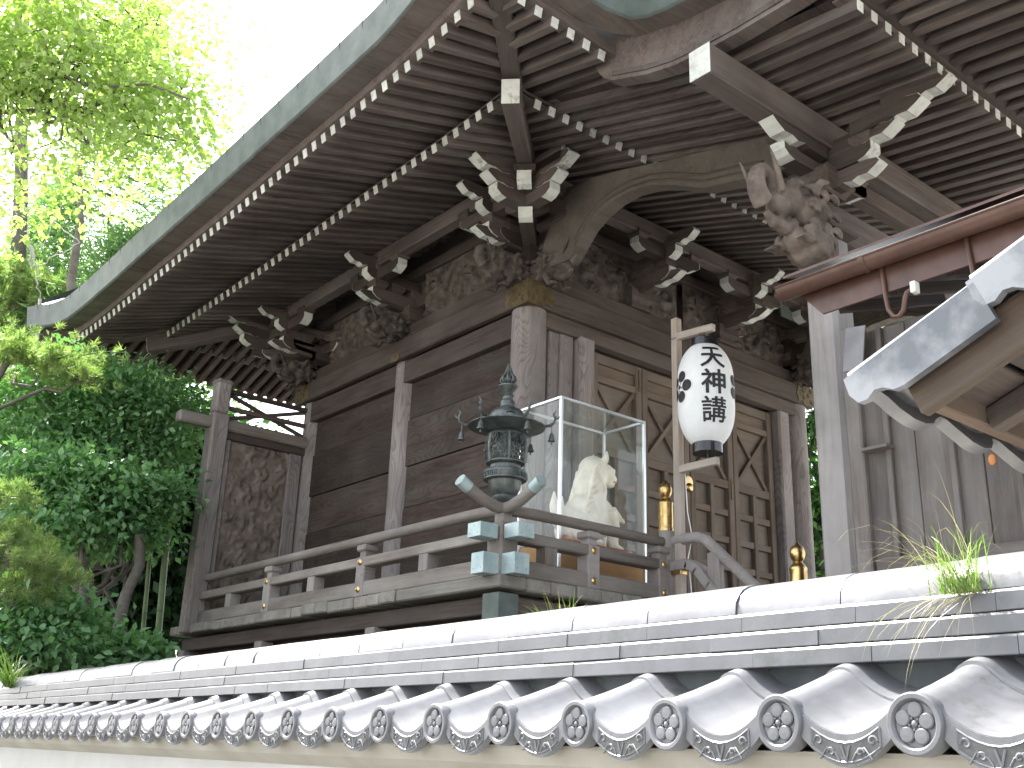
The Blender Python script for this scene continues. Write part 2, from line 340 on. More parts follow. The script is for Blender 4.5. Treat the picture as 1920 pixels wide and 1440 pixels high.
# head tie (nageshi) with gilt fittings
ng = beam('head_tie_beam', (-.155, -.19, 5.629), (-.155, 4.2, 5.629), .08, .23, W_DARK, HALL, .012)
ng2 = beam('head_tie_beam', (-.19, -.158, 5.6285), (W+.19, -.158, 5.6285), .076, .226, W_DARK, HALL, .012)
def fitting(par, M):
    prof = [(-.002, -.118), (.2, -.118), (.23, -.07), (.30, -.095), (.335, 0), (.30, .095), (.23, .07), (.2, .118), (-.002, .118)]
    m = MB().prism(prof, 0, .006, 'y'); o = obj('gilt_fitting', m, GILT, par, M)
    r = MB()
    for cx, cz in ((.11, 0), (.2, .04), (.2, -.04), (.06, .07), (.06, -.07)):
        pts = [(cx+.004*t*math.cos(t*1.1), -.003, cz+.004*t*math.sin(t*1.1)) for t in np.arange(1, 8, .6)]
        r.tube(pts, .004, 5)
    obj('scroll_relief', r, GILT, par, M, 60)
fitting(ng, Matrix.Translation((-.196, -.19, 5.629)) @ Matrix.Rotation(rad(90), 4, 'Z') @ Matrix.Rotation(rad(180), 4, 'Z') @ Matrix.Scale(-1, 4, (1, 0, 0)) )
fitting(ng2, Matrix.Translation((-.198, -.203, 5.629)))
fitting(ng2, Matrix.Translation((W+.19, -.203, 5.629)) @ Matrix.Scale(-1, 4, (1, 0, 0)))
fitting(ng, Matrix.Translation((-.196, 4.2, 5.629)) @ Matrix.Rotation(rad(-90), 4, 'Z') )
m = MB()
for y in (2.0,):
    m.prism([(1.9, 5.53), (1.95, 5.60), (2.05, 5.60), (2.1, 5.53), (2.05, 5.5), (1.95, 5.5)], -.203, -.196, 'x')
obj('nail_cover', m, GILT, ng)
beam('penetrating_tie', (-.02, -.28, 5.845), (-.02, 4.28, 5.845), .15, .2, W_DARK, HALL)
beam('penetrating_tie', (-.28, -.02, 5.843), (W+.28, -.02, 5.843), .146, .196, W_DARK, HALL)
# inner shell, so that the hall is closed
sh = MB().box(.06, W-.06, 3.9, 3.96, 1.2, 7.0).box(W-.06, W, .06, 3.9, 1.2, 7.0).box(.06, W-.06, .3, 3.9, 6.55, 6.6).box(.05, .08, .1, 3.9, 5.2, 7.05).box(.1, W-.1, .05, .08, 5.3, 7.05).box(-.02, .06, -.02, .1, 5.9, 7.1)
obj('inner_wall', sh, W_DARK, HALL)
# --------------------------------------------------- carved friezes: a relief built as geometry
def relief_panel(name, L, H, D, mat, parent, M, seed, nx, nz, sw=9):
    r = np.random.default_rng(seed); u = np.linspace(0, L, nx+1); z = np.linspace(0, H, nz+1); U, Z = np.meshgrid(u, z)
    h = np.zeros_like(U)
    for k in range(sw):
        cx, cz, R_ = r.uniform(0, L), r.uniform(.1*H, .9*H), r.uniform(.18, .42)*min(H, .6)
        d = np.hypot(U-cx, Z-cz); an = np.arctan2(Z-cz, U-cx)*r.choice([-1, 1])
        h = np.maximum(h, np.clip(1.15-d/R_, 0, 1)*(.55+.45*np.cos(an*1.0+d/R_*9+r.uniform(0, 6)))*r.uniform(.6, 1))
    for k in range(sw):
        cx, cz = r.uniform(0, L), r.uniform(0, H); a = r.uniform(0, 3.1); l = r.uniform(.08, .2)
        dx, dz = (U-cx)*math.cos(a)+(Z-cz)*math.sin(a), -(U-cx)*math.sin(a)+(Z-cz)*math.cos(a)
        h = np.maximum(h, np.clip(1-(dx/l)**2-((dz+.15*np.sin(dx*30)*l)/(l*.25))**2, 0, 1)**.5*r.uniform(.4, .8))
    e = np.clip(np.minimum(np.minimum(U, L-U), np.minimum(Z, H-Z))/.03, 0, 1); h = h*e*D
    mb = MB(); n = nx+1
    mb.add([(float(U.flat[i]), -float(h.flat[i]), float(Z.flat[i])) for i in range(U.size)],
           [(j*n+i, j*n+i+1, (j+1)*n+i+1, (j+1)*n+i) for j in range(nz) for i in range(nx)])
    return obj(name, mb.mesh(name, 50, fix=False), mat, parent, M)
SIDE = lambda x, y, z: Matrix.Translation((x, y, z)) @ Matrix.Rotation(rad(-90), 4, 'Z')   # local -y faces -X
for i, y in enumerate((1.72, 3.72)): relief_panel('carved_frieze', 1.44, .56, .09, W_CARV, HALL, SIDE(-.03, y, 5.95), 11+i, 70, 30, 14)
for i, x in enumerate((.3, 2.15)): relief_panel('carved_frieze', 1.75, .56, .09, W_CARV, HALL, Matrix.Translation((x, -.03, 5.95)), 21+i, 70, 30, 14)
beam('wall_plate', (-.02, -.3, 6.56), (-.02, 4.3, 6.56), .12, .12, W_DARK, HALL)
beam('wall_plate', (-.3, -.02, 6.558), (W+.3, -.02, 6.558), .116, .116, W_DARK, HALL)
# --------------------------------------------------- brackets
def cloud_nose(L, h, c=1.0):
    """profile in (x, z): a projecting beam nose with a scalloped under edge, x outwards"""
    return [(0, -h/2), (L*.35, -h/2), (L*.42, -h*.36), (L*.55, -h*.5), (L*.66, -h*.34), (L*.8, -h*.38), (L*.92, -h*.12), (L, h*.1), (L*.96, h*.36), (L*.8, h*.5), (0, h/2)]
def arm_prof(L, h):
    return [(-L/2, h*.5), (-L/2, -h*.05), (-L/2+.05, -h*.36), (-L/2+.11, -h*.5), (L/2-.11, -h*.5), (L/2-.05, -h*.36), (L/2, -h*.05), (L/2, h*.5)]
def masu_prof(w, h):
    return [(-w/2, h/2), (-w/2, -h*.02), (-w*.42, -h*.2), (-w*.34, -h*.5), (w*.34, -h*.5), (w*.42, -h*.2), (w/2, -h*.02), (w/2, h/2)]
def block(par, c, w, h, M0, name='bearing_block'):
    """square block, hollow-tapered below"""
    k = ('masu', w, h)
    if k not in MC:
        mb = MB(); lv = [(.34, -.5), (.36, -.36), (.42, -.2), (.5, -.02), (.5, .5)]
        rings = [[(sx*a*w, sy*a*w, b*h) for sx, sy in ((-1, -1), (1, -1), (1, 1), (-1, 1))] for a, b in lv]
        vs_ = [q for r in rings for q in r]; fs = [(3, 2, 1, 0), (16, 17, 18, 19)]
        for j in range(4):
            for i in range(4): fs.append((j*4+i, j*4+(i+1) % 4, (j+1)*4+(i+1) % 4, (j+1)*4+i))
        MC[k] = mb.add(vs_, fs).mesh(name); MC[k].materials.append(W_DARK)
    return obj(name, MC[k], W_DARK, par, M0 @ Matrix.Translation(c))
def painted(par, w, prof, M, name='painted_end'):
    """thin painted skin along an end profile (list of x, z), w wide"""
    mb = MB(); n = len(prof)
    vs_ = [(x+.003, -w/2, z) for x, z in prof]+[(x+.003, w/2, z) for x, z in prof]+[(x-.004, -w/2, z) for x, z in prof]+[(x-.004, w/2, z) for x, z in prof]
    fs = []
    for i in range(n-1):
        fs += [(i, i+1, n+i+1, n+i), (2*n+i, 3*n+i, 3*n+i+1, 2*n+i+1), (i, 2*n+i, 2*n+i+1, i+1), (n+i, n+i+1, 3*n+i+1, 3*n+i)]
    fs += [(0, n, 3*n, 2*n), (n-1, 3*n-1, 4*n-1, 2*n-1)]
    return obj(name, mb.add(vs_, fs), WHITE, par, M)
def nose(par, M, L, w, h, name='beam_nose', mat=None):
    """beam nose pointing along +x of M, its end face painted white"""
    pr = cloud_nose(L, h); obj(name, MB().prism(pr, -w/2, w/2, 'y'), mat or W_DARK, par, M)
    painted(par, w, [(a+.002, b) for a, b in pr[2:10]], M)
def arm(par, M, L, w, h, ends=(1,), name='bracket_arm'):
    obj(name, MB().prism(arm_prof(L, h), -w/2, w/2, 'y'), W_DARK, par, M)
    pe = [(L/2-.11, -h*.5), (L/2-.05, -h*.36), (L/2, -h*.05), (L/2, h*.5)]
    if 1 in ends: painted(par, w, pe, M)
    if -1 in ends: painted(par, w, pe, M @ Matrix.Rotation(rad(180), 4, 'Z'))
def bracket(o, yaw, parent=None, lat=(1, -1), s=1.0, z0=5.95):
    """bracket set; +x of its frame points outwards from the wall; yaw turns it"""
    M0 = Matrix.Translation((o[0], o[1], 0)) @ Matrix.Rotation(yaw, 4, 'Z')
    T = lambda x, y, z: M0 @ Matrix.Translation((x, y, z))
    RZ = Matrix.Rotation(rad(90), 4, 'Z')
    par = put(bpy.data.objects.new('bracket_set', MB().cbox(-.15, .15, -.15, .15, z0-.02, z0+.03, .01).mesh('bracket_set')), parent or HALL, M0)
    par.data.materials.append(W_DARK)
    block(par, (0, 0, z0+.10), .32, .18, M0)
    arm(par, T(0, 0, z0+.25) @ RZ, .86, .11, .13, lat)
    arm(par, T(.14, 0, z0+.25), .86, .11, .128, (1,))
    for y in (-.37, 0, .37): block(par, (0, y, z0+.36), .16, .10, M0)
    for x in (.26, .48): block(par, (x, 0, z0+.36), .17, .10, M0)
    nose(par, T(.1, 0, z0+.20), .62, .09, .11)
    arm(par, T(.48, 0, z0+.46) @ RZ, .92, .11, .12, lat)
    arm(par, T(.3, 0, z0+.46), .72, .108, .118, (1,))
    for y in (-.39, 0, .39): block(par, (.48, y, z0+.555), .165, .08, M0)
    nose(par, T(.48, 0, z0+.585), .42, .09, .13)
    return par, M0
bracket((0, 2.0), rad(180)); 
for x in (1.39, 2.77): bracket((x, 0), rad(-90))
def corner_bracket(o, sx, sy, z0=5.95):
    b1, _ = bracket(o, rad(180) if sx < 0 else 0, lat=(1, -1) ); b2, _ = bracket(o, rad(-90) if sy < 0 else rad(90), lat=(1, -1))
    M0 = Matrix.Translation((o[0], o[1], 0)) @ Matrix.Rotation(math.atan2(sy, sx), 4, 'Z')
    T = lambda x, z: M0 @ Matrix.Translation((x, 0, z))
    for L, z in ((1.3, z0+.25), (1.75, z0+.462)): arm(b1, T(.1, z), L, .13, .132, (1,))
    block(b1, (.66, 0, z0+.36), .2, .11, M0); block(b1, (.86, 0, z0+.56), .2, .09, M0)
    for ax in (0, 1):                                      # purlin noses crossing over the corner, stacked
        d = Vector((sx, 0, 0)) if ax == 0 else Vector((0, sy, 0)); yaw = math.atan2(d.y, d.x)
        c = Vector((o[0]+sx*.48, o[1]+sy*.48, 0))
        Mn = Matrix.Translation(c) @ Matrix.Rotation(yaw, 4, 'Z')
        arm(b1, Mn @ Matrix.Translation((.08, 0, z0+.345)), .62, .12, .12, (1,))
        nose(b1, Mn @ Matrix.Translation((-.02, 0, z0+.463)), .52, .125, .13)
        nose(b1, Mn @ Matrix.Translation((-.02, 0, z0+.585)), .66, .13, .14)
    return b1
corner_bracket((0, 0), -1, -1); corner_bracket((0, 4.0), -1, 1); corner_bracket((W, 0), 1, -1)
# purlins
beam('eave_purlin', (-.48, -1.02, 6.60), (-.48, 5.02, 6.60), .13, .17, W_EAVE, HALL, white=(0,))
beam('eave_purlin', (-1.02, -.48, 6.601), (W+1.02, -.48, 6.601), .13, .168, W_EAVE, HALL, white=(0,))
beam('eave_purlin', (-1.02, 4.48, 6.601), (W+1.02, 4.48, 6.601), .13, .168, W_EAVE, HALL, white=(0,))
# --------------------------------------------------- eaves
ZF_S = [(-2.7, 6.70), (-2.4, 6.60), (-2.08, 6.52), (-1.31, 6.41), (-.54, 6.38), (.23, 6.36), (1, 6.34), (1.78, 6.32), (2.55, 6.31), (3.32, 6.30), (4.09, 6.28), (4.86, 6.27), (5.64, 6.285), (6.1, 6.32), (6.41, 6.36), (6.8, 6.46)]
ZB_S = [(-1.5, 6.52), (-1.22, 6.5), (-.6, 6.47), (0, 6.46), (1.25, 6.44), (2.5, 6.42), (5.6, 6.41)]
ZF_F = [(-2.7, 6.70), (-2.4, 6.57), (-2.14, 6.50), (-1.83, 6.47), (-1.37, 6.43), (6, 6.43)]
ZB_F = [(-1.5, 6.51), (-1.24, 6.5), (1.7, 6.55), (9, 6.55)]
ZF_R = [(-2.7, 6.45), (-2.37, 6.36), (-1.9, 6.31), (-1, 6.28), (9, 6.28)]
ZB_R = [(-3, 6.41), (9, 6.41)]
SL = .30; RW, RH = .068, .078
def rafter(name, inner, outer, w=RW, h=RH, mat=None, cap=True):
    beam(name, inner, outer, w, h, mat or W_EAVE, HALL, .004, white=(1,) if cap else ())
def row(side):
    """side 's' left slope, 'f' front, 'r' rear: returns mapper (t along eave, e outwards, z) -> point"""
    return {'s': lambda t, e, z: (-e, t, z), 'f': lambda t, e, z: (t, -e, z), 'r': lambda t, e, z: (t, 4+e, z)}[side]
def start(t, side, d0):
    """inner end of a rafter: at the wall, or at the hip rafter beyond the corners"""
    lo, hi = (0., 4.) if side == 's' else (0., W)
    return max(d0, lo-t+.06, (t-hi+.06))
ts_b = {'s': [-1.2174+k*PR for k in range(44)], 'f': [-1.2385+k*PR for k in range(36)], 'r': [-1.2385+k*PR for k in range(26)]}
ts_f = {'s': [-2.0835-PR+k*PR for k in range(58)], 'f': [-2.1411+k*PR for k in range(8)], 'r': [-2.1411+k*PR for k in range(30)]}
TB = {'s': ZB_S, 'f': ZB_F, 'r': ZB_R}; TF = {'s': ZF_S, 'f': ZF_F, 'r': ZF_R}
for sd in 'sfr':
    mp = row(sd)
    for t in ts_b[sd]:
        z = interp(TB[sd], t); d0 = start(t, sd, -.1)
        if d0 < E1-.1: rafter('base_rafter', mp(t, d0, z+SL*(E1-d0)), mp(t, E1, z))
    for t in ts_f[sd]:
        z = interp(TF[sd], t); zb = interp(TB[sd], t); s2 = (zb+.145-z)/(E2-E1); d0 = start(t, sd, 1.12)
        hid = sd == 'f' and t > -1.3; e_ = 2.22 if hid else E2
        if d0 < E2-.08: rafter('flying_rafter', mp(t, d0, z+s2*(E2-d0)), mp(t, e_, z+s2*(E2-e_)), cap=not hid)
    # boards over the rafters, kioi and kayaoi
    lo, hi = {'s': (-E1, 4+E1), 'f': (-E1, W+E1), 'r': (-E1, W+E1)}[sd]; nb = 40
    def sheath(u, v, sd=sd, lo=lo, hi=hi, mp=mp):
        t = lo+(hi-lo)*u; z = interp(TB[sd], t); d0 = max(-.15, (0-t) if t < 0 else -.15, t-(4 if sd == 's' else W)); d = d0+(E1-d0)*v
        return mp(t, d, z+SL*(E1-d)+RH/2+.004)
    obj('eave_boarding', MB().grid(sheath, nb, 2), W_SHADE, HALL)
    lo2, hi2 = {'s': (-E2, 4+E2), 'f': (-E2, -.95), 'r': (-E2, W+E2)}[sd]
    def sheath2(u, v, sd=sd, lo2=lo2, hi2=hi2, mp=mp):
        t = lo2+(hi2-lo2)*u; z = interp(TF[sd], t); zb = interp(TB[sd], t); s2 = (zb+.145-z)/(E2-E1)
        d0 = max(1.35, -t if t < 0 else 1.35, t-(4 if sd == 's' else W)); d = d0+(E2-d0)*v
        return mp(t, d, z+s2*(E2-d)+RH/2+.004)
    obj('eave_boarding', MB().grid(sheath2, nb, 2), W_SHADE, HALL)
    def strip(name, tab, e0, e1_, dz0, dz1, lo_, hi_, mat=W_EAVE, n=36, mp=mp, cut=True):
        mb = MB(); vs_ = []; fs = []
        for i in range(n+1):
            t = lo_+(hi_-lo_)*i/n; z = interp(tab, t)
            vs_ += [mp(t, e0, z+dz0), mp(t, e1_, z+dz0), mp(t, e1_, z+dz1), mp(t, e0, z+dz1)]
        for i in range(n):
            for k in range(4): fs.append((i*4+k, i*4+(k+1) % 4, i*4+4+(k+1) % 4, i*4+4+k))
        fs += [(3, 2, 1, 0), (n*4, n*4+1, n*4+2, n*4+3)]
        obj(name, mb.add(vs_, fs), mat, HALL)
    strip('kioi_beam', TB[sd], E1-.13, E1-.03, RH/2, RH/2+.062, lo, hi)
    strip('kayaoi_beam', TF[sd], E2-.09, E2+.035, RH/2, RH/2+.085, lo2-.03 if sd == 's' else lo2+.02, -1.24 if sd == 'f' else hi2)
# hip rafters
for (cx, cy, sx, sy, tb, tf) in ((0, 0, -1, -1, 6.50, 6.64), (0, 4., -1, 1, 6.40, 6.43)):
    P_ = lambda d, z: (cx+sx*d, cy+sy*d, z)
    beam('hip_rafter', P_(-.1, tb+.40), P_(1.6, tb-.095), .145, .20, W_EAVE, HALL, white=(1,))
    beam('hip_rafter', P_(1.1, tb+.17), P_(2.62, tf-.03), .15, .20, W_EAVE, HALL, white=(1,))
# roof edge: boarded soffit, seamed copper fascia, roof surface
def flare(t, lo, hi):
    a = max(0, (lo+1.3-t)/1.3) if t < lo+1.3 else max(0, (t-hi+1.3)/1.3)
    return .16*a**2.2
EV = 2.62
side_t = list(np.linspace(-EV, 4+EV, 61)); edge = []
for t in side_t[::-1]:
    fl = flare(t, -EV, 4+EV); tt = t + (fl if t > 4+EV-.01 else (-fl if t < -EV+.01 else 0))
    edge.append(('s', tt, EV+fl, interp(ZF_S, t)+fl*.35))
fr_t = list(np.linspace(-EV, -1.72, 10))[1:]
for t in fr_t: 
    fl = flare(t, -EV, W+EV); edge.append(('f', t, EV+fl, interp(ZF_F, t)+fl*.35))
PTS = []
for sd, t, e, z in edge:
    q = (-e, t) if sd == 's' else (t, -e)
    dx, dy = (-1, 0) if sd == 's' else (0, -1)
    PTS.append((q[0], q[1], z+.085, dx, dy))
for (x, y, z, dx, dy) in ((-1.60, -2.635, 6.548, -.25, -.97), (-1.51, -2.68, 6.522, -.6, -.8), (-1.465, -2.76, 6.46, -.92, -.38), (-1.45, -2.9, 6.40, -1, 0), (-1.45, -3.1, 6.352, -1, 0), (-1.45, -3.4, 6.315, -1, 0), (-1.45, -3.9, 6.275, -1, 0), (-1.45, -4.5, 6.24, -1, 0), (-1.45, -5.1, 6.22, -1, 0), (-1.45, -5.75, 6.22, -1, 0)):
    PTS.append((x, y, z, dx, dy))
fas = MB(); vs_ = []; fs = []
for x, y, z, dx, dy in PTS: vs_ += [(x, y, z), (x+dx*.02, y+dy*.02, z+.02), (x+dx*.06, y+dy*.06, z+.285), (x+dx*.02, y+dy*.02, z+.31), (x-dx*.25, y-dy*.25, z+.37)]
for i in range(len(PTS)-1):
    for k in range(4): fs.append((i*5+k, i*5+5+k, i*5+6+k, i*5+1+k))
obj('copper_fascia', fas.add(vs_, fs).mesh('copper_fascia', 30), COPPER, HALL)
# fascia seams: each plate edge a raised lap
acc = 0; last = Vector(PTS[0][:3]); sm_i = 0
for i in range(1, len(PTS)):
    a, b = Vector(PTS[i-1][:3]), Vector(PTS[i][:3]); L = (b-a).length; pos = 0
    while acc + (L-pos) >= .33:
        pos += .33-acc; acc = 0; f = pos/L; q = a.lerp(b, f); d = Vector((PTS[i][3], PTS[i][4], 0)); tg = (b-a).normalized()
        mb = MB(); o_ = .004
        v0 = [q+d*(.0+o_)+Vector((0, 0, .003)), q+d*(.06+o_)+Vector((0, 0, .285))]
        mb.add([v0[0], v0[0]+tg*.007, v0[1]+tg*.007, v0[1], v0[0]-d*.012, v0[0]+tg*.007-d*.012, v0[1]+tg*.007-d*.012, v0[1]-d*.012], [(0,1,2,3),(7,6,5,4),(0,4,5,1),(3,2,6,7),(0,3,7,4),(1,5,6,2)])
        obj('fascia_seam', mb, SEAM, HALL)
    acc += L-pos
sof = MB(); vs_ = []; fs = []
for x, y, z, dx, dy in PTS: vs_ += [(x+dx*.01, y+dy*.01, z+.004), (x-dx*.245, y-dy*.245, z+.035), (x-dx*.245, y-dy*.245, z+.2)]
for i in range(len(PTS)-1):
    for k in range(2): fs.append((i*3+k, i*3+3+k, i*3+4+k, i*3+1+k))
obj('eave_soffit', sof.add(vs_, fs), W_EAVE, HALL)
# roof body: main hip, with the porch roof running out of the front slope
rf = MB(); base = [(x+dx*.02, y+dy*.02, z+.31) for x, y, z, dx, dy in PTS[:61]]
n0 = len(base); ridge = [(1.0+.0*y, min(max(y, .9), 3.1), 9.0) for _, y, _ in base]
mid = [((b[0]*.45+r[0]*.55), (b[1]*.45+r[1]*.55), b[2]*.62+r[2]*.38) for b, r in zip(base, ridge)]
rf.add(base+mid+ridge, [(i, i+1, n0+i+1, n0+i) for i in range(n0-1)]+[(n0+i, n0+i+1, 2*n0+i+1, 2*n0+i) for i in range(n0-1)])
rf.add([(-EV-.1, -EV-.1, 7.1), (W+EV, -EV-.1, 6.85), (W+EV, 4+EV, 6.85), (-EV-.1, 4+EV+.1, 6.95), (1.0, .9, 9.0), (W-1.0, .9, 9.0), (W-1.0, 3.1, 9.0), (1.0, 3.1, 9.0)],
       [(0, 1, 5, 4), (1, 2, 6, 5), (2, 3, 7, 6), (4, 5, 6, 7)])
obj('copper_roof', rf, COPPER, HALL)
# --------------------------------------------------- porch
for x in (0, W):
    beam('porch_pillar', (x, PY, 1.0), (x, PY, 5.06), .235, .235, W_PORCH, HALL, .028)
beam('porch_purlin', (-1.40, -3.315, 5.835), (W+1.4, -3.315, 5.835), .175, .23, W_EAVE, HALL, .012, white=(0,))
beam('porch_tie_beam', (-.1, PY, 5.22), (W+.1, PY, 5.22), .16, .27, W_EAVE, HALL, .02)
beam('porch_upper_tie', (.1, PY, 5.62), (W-.1, PY, 5.62), .12, .13, W_DARK, HALL, .01)
def zpor(y): return float(np.interp(-y, [1.3, 2.4, 3.24, 4.25, 5.3], [6.63, 6.29, 6.055, 5.93, 5.88]))
for k in range(25):
    x = -1.0032+k*PR
    mb = MB(); ysamp = [-1.38, -2.0, -2.6, -3.24, -3.75, -4.246]; vs_ = []; fs = []
    for y in ysamp:
        z = zpor(y); vs_ += [(y, -RW/2, z-RH/2), (y, RW/2, z-RH/2), (y, RW/2, z+RH/2), (y, -RW/2, z+RH/2)]
    n = len(ysamp)
    for i in range(n-1):
        for j in range(4): fs.append((i*4+j, i*4+(j+1) % 4, i*4+4+(j+1) % 4, i*4+4+j))
    fs += [(3, 2, 1, 0), (n*4-4, n*4-3, n*4-2, n*4-1)]
    if k == 0: PRM = mb.add(vs_, fs).mesh('porch_rafter')
    MP = Matrix.Translation((x, 0, 0)) @ Matrix.Rotation(rad(90), 4, 'Z')
    pr_ = obj('porch_rafter', PRM, W_EAVE, HALL, MP)
    endcap(pr_, Matrix.Translation((x, -4.246, zpor(-4.246))) @ Matrix.Rotation(rad(-90), 4, 'Z') @ Matrix.Rotation(rad(5), 4, 'Y'), 0, 1, RW, RH)
    rafter('porch_flying_rafter', (x, -3.95, zpor(-3.95)+.15), (x, -5.3, zpor(-5.3)+.06))
def psh(u, v):
    x = -1.12+(W+2.24)*u; y = -1.36-3.94*v; return (x, y, zpor(y)+RH/2+.004+(.1 if y < -4.3 else 0))
obj('porch_boarding', MB().grid(psh, 4, 24), W_SHADE, HALL)
mb = MB(); vs_ = []; fs = []
mb.box(-1.1, W+1.1, -4.22, -4.12, zpor(-4.2)+RH/2, zpor(-4.2)+RH/2+.07); obj('porch_kioi', mb, W_EAVE, HALL)
lowb = [(-2.16, 6.56), (-2.20, 6.44), (-2.27, 6.34), (-2.37, 6.27), (-2.49, 6.225), (-2.7, 6.145), (-2.95, 6.08), (-3.2, 6.05), (-3.5, 6.032), (-3.92, 6.03), (-4.6, 6.05), (-5.5, 6.1)]
upb = [(-5.5, 6.30), (-4.5, 6.33), (-3.4, 6.40), (-2.95, 6.46), (-2.6, 6.57), (-2.3, 6.66), (-2.16, 6.68)]
for x0, x1 in ((-1.25, -1.13), (W+1.13, W+1.25)):
    bb = obj('porch_bargeboard', MB().prism(lowb+upb, x0, x1, 'x'), W_EAVE, HALL)
    obj('bargeboard_moulding', MB().prism([(y, z+.035) for y, z in lowb[3:]]+[(y, z+.075) for y, z in lowb[3:][::-1]], x0-.012 if x0 < 0 else x1, x0 if x0 < 0 else x1+.012, 'x'), W_EAVE, bb)
pr = MB(); yl = [-2.2, -2.6, -2.95, -3.4, -3.9, -4.5, -5.1, -5.75]; low = [(y, zpor(y)+.16) for y in yl]; up_ = [(-5.75, 6.53), (-4.5, 6.57), (-3.4, 6.66), (-2.6, 6.95), (-1.0, 7.6)]
pr.prism(low+up_+[(-1.0, 7.0)], -1.2, W+1.45, 'x'); obj('porch_roof', pr, COPPER, HALL)
# rainbow beam from the corner pillar to the porch pillar
up_e = [(-.2, 5.95), (-.3, 6.2), (-.41, 6.40), (-.63, 6.55), (-.9, 6.555), (-1.12, 6.51), (-1.45, 6.43), (-1.76, 6.34), (-2.34, 6.2), (-2.8, 6.09), (-3.15, 6.05)]
lo_e = [(-3.15, 5.70), (-2.8, 5.77), (-2.53, 5.83), (-2.21, 5.90), (-1.9, 6.06), (-1.64, 6.17), (-1.4, 6.215), (-1.19, 6.205), (-1.0, 6.155), (-.85, 6.07), (-.74, 5.96), (-.69, 5.90), (-.62, 5.84), (-.4, 5.84)]
for x in (0, W):
    eb = obj('rainbow_beam', MB().prism(up_e+lo_e, x-.07, x+.07, 'x'), W_EBI, HALL)
    md = MB()
    for s_ in (-1, 1):
        for off in (.05, .11): md.tube([(x+s_*.071, y, z+off+.012*math.sin(i)) for i, (y, z) in enumerate(lo_e[1:-2])], .011, 6)
    obj('beam_moulding', md, W_EBI, eb, None, 60)
# porch bracket and carved beast nose
for x in (0, W):
    par = obj('porch_bracket', MB().cbox(x-.17, x+.17, PY-.17, PY+.17, 5.08, 5.12, .01), W_DARK, HALL)
    M0 = Matrix.Translation((x, PY, 0)); RZ = Matrix.Rotation(rad(90), 4, 'Z'); R180 = Matrix.Rotation(rad(180), 4, 'Z'); RM = Matrix.Rotation(rad(-90), 4, 'Z')
    block(par, (0, 0, 5.47), .34, .18, M0)
    arm(par, M0 @ Matrix.Translation((0, 0, 5.60)), 1.0, .12, .12, (1, -1)); arm(par, M0 @ Matrix.Translation((0, 0, 5.602)) @ RZ, .9, .118, .12, (1, -1))
    for dx in (-.42, -.21, 0, .21, .42): block(par, (dx, 0, 5.69), .17, .075, M0)
    block(par, (0, -.38, 5.69), .17, .075, M0); block(par, (0, .38, 5.69), .17, .075, M0)
    nose(par, M0 @ Matrix.Translation((-.1, -.075, 5.70)) @ R180, .62, .12, .14)
    nose(par, M0 @ Matrix.Translation((0, -.1, 5.72)) @ RM, .55, .12, .13); nose(par, M0 @ Matrix.Translation((0, -.3, 5.80)) @ RM, .55, .12, .13); nose(par, M0 @ Matrix.Translation((0, -.55, 5.88)) @ RM, .5, .11, .12)
    nose(par, M0 @ Matrix.Translation((.0, .0, 5.47)) @ RM, .5, .1, .12)
def remesh(o, vox, sm=4):
    md = o.modifiers.new('remesh', 'REMESH'); md.mode = 'VOXEL'; md.voxel_size = vox; md.use_smooth_shade = True
    s_ = o.modifiers.new('smooth', 'SMOOTH'); s_.iterations = sm; s_.factor = .5
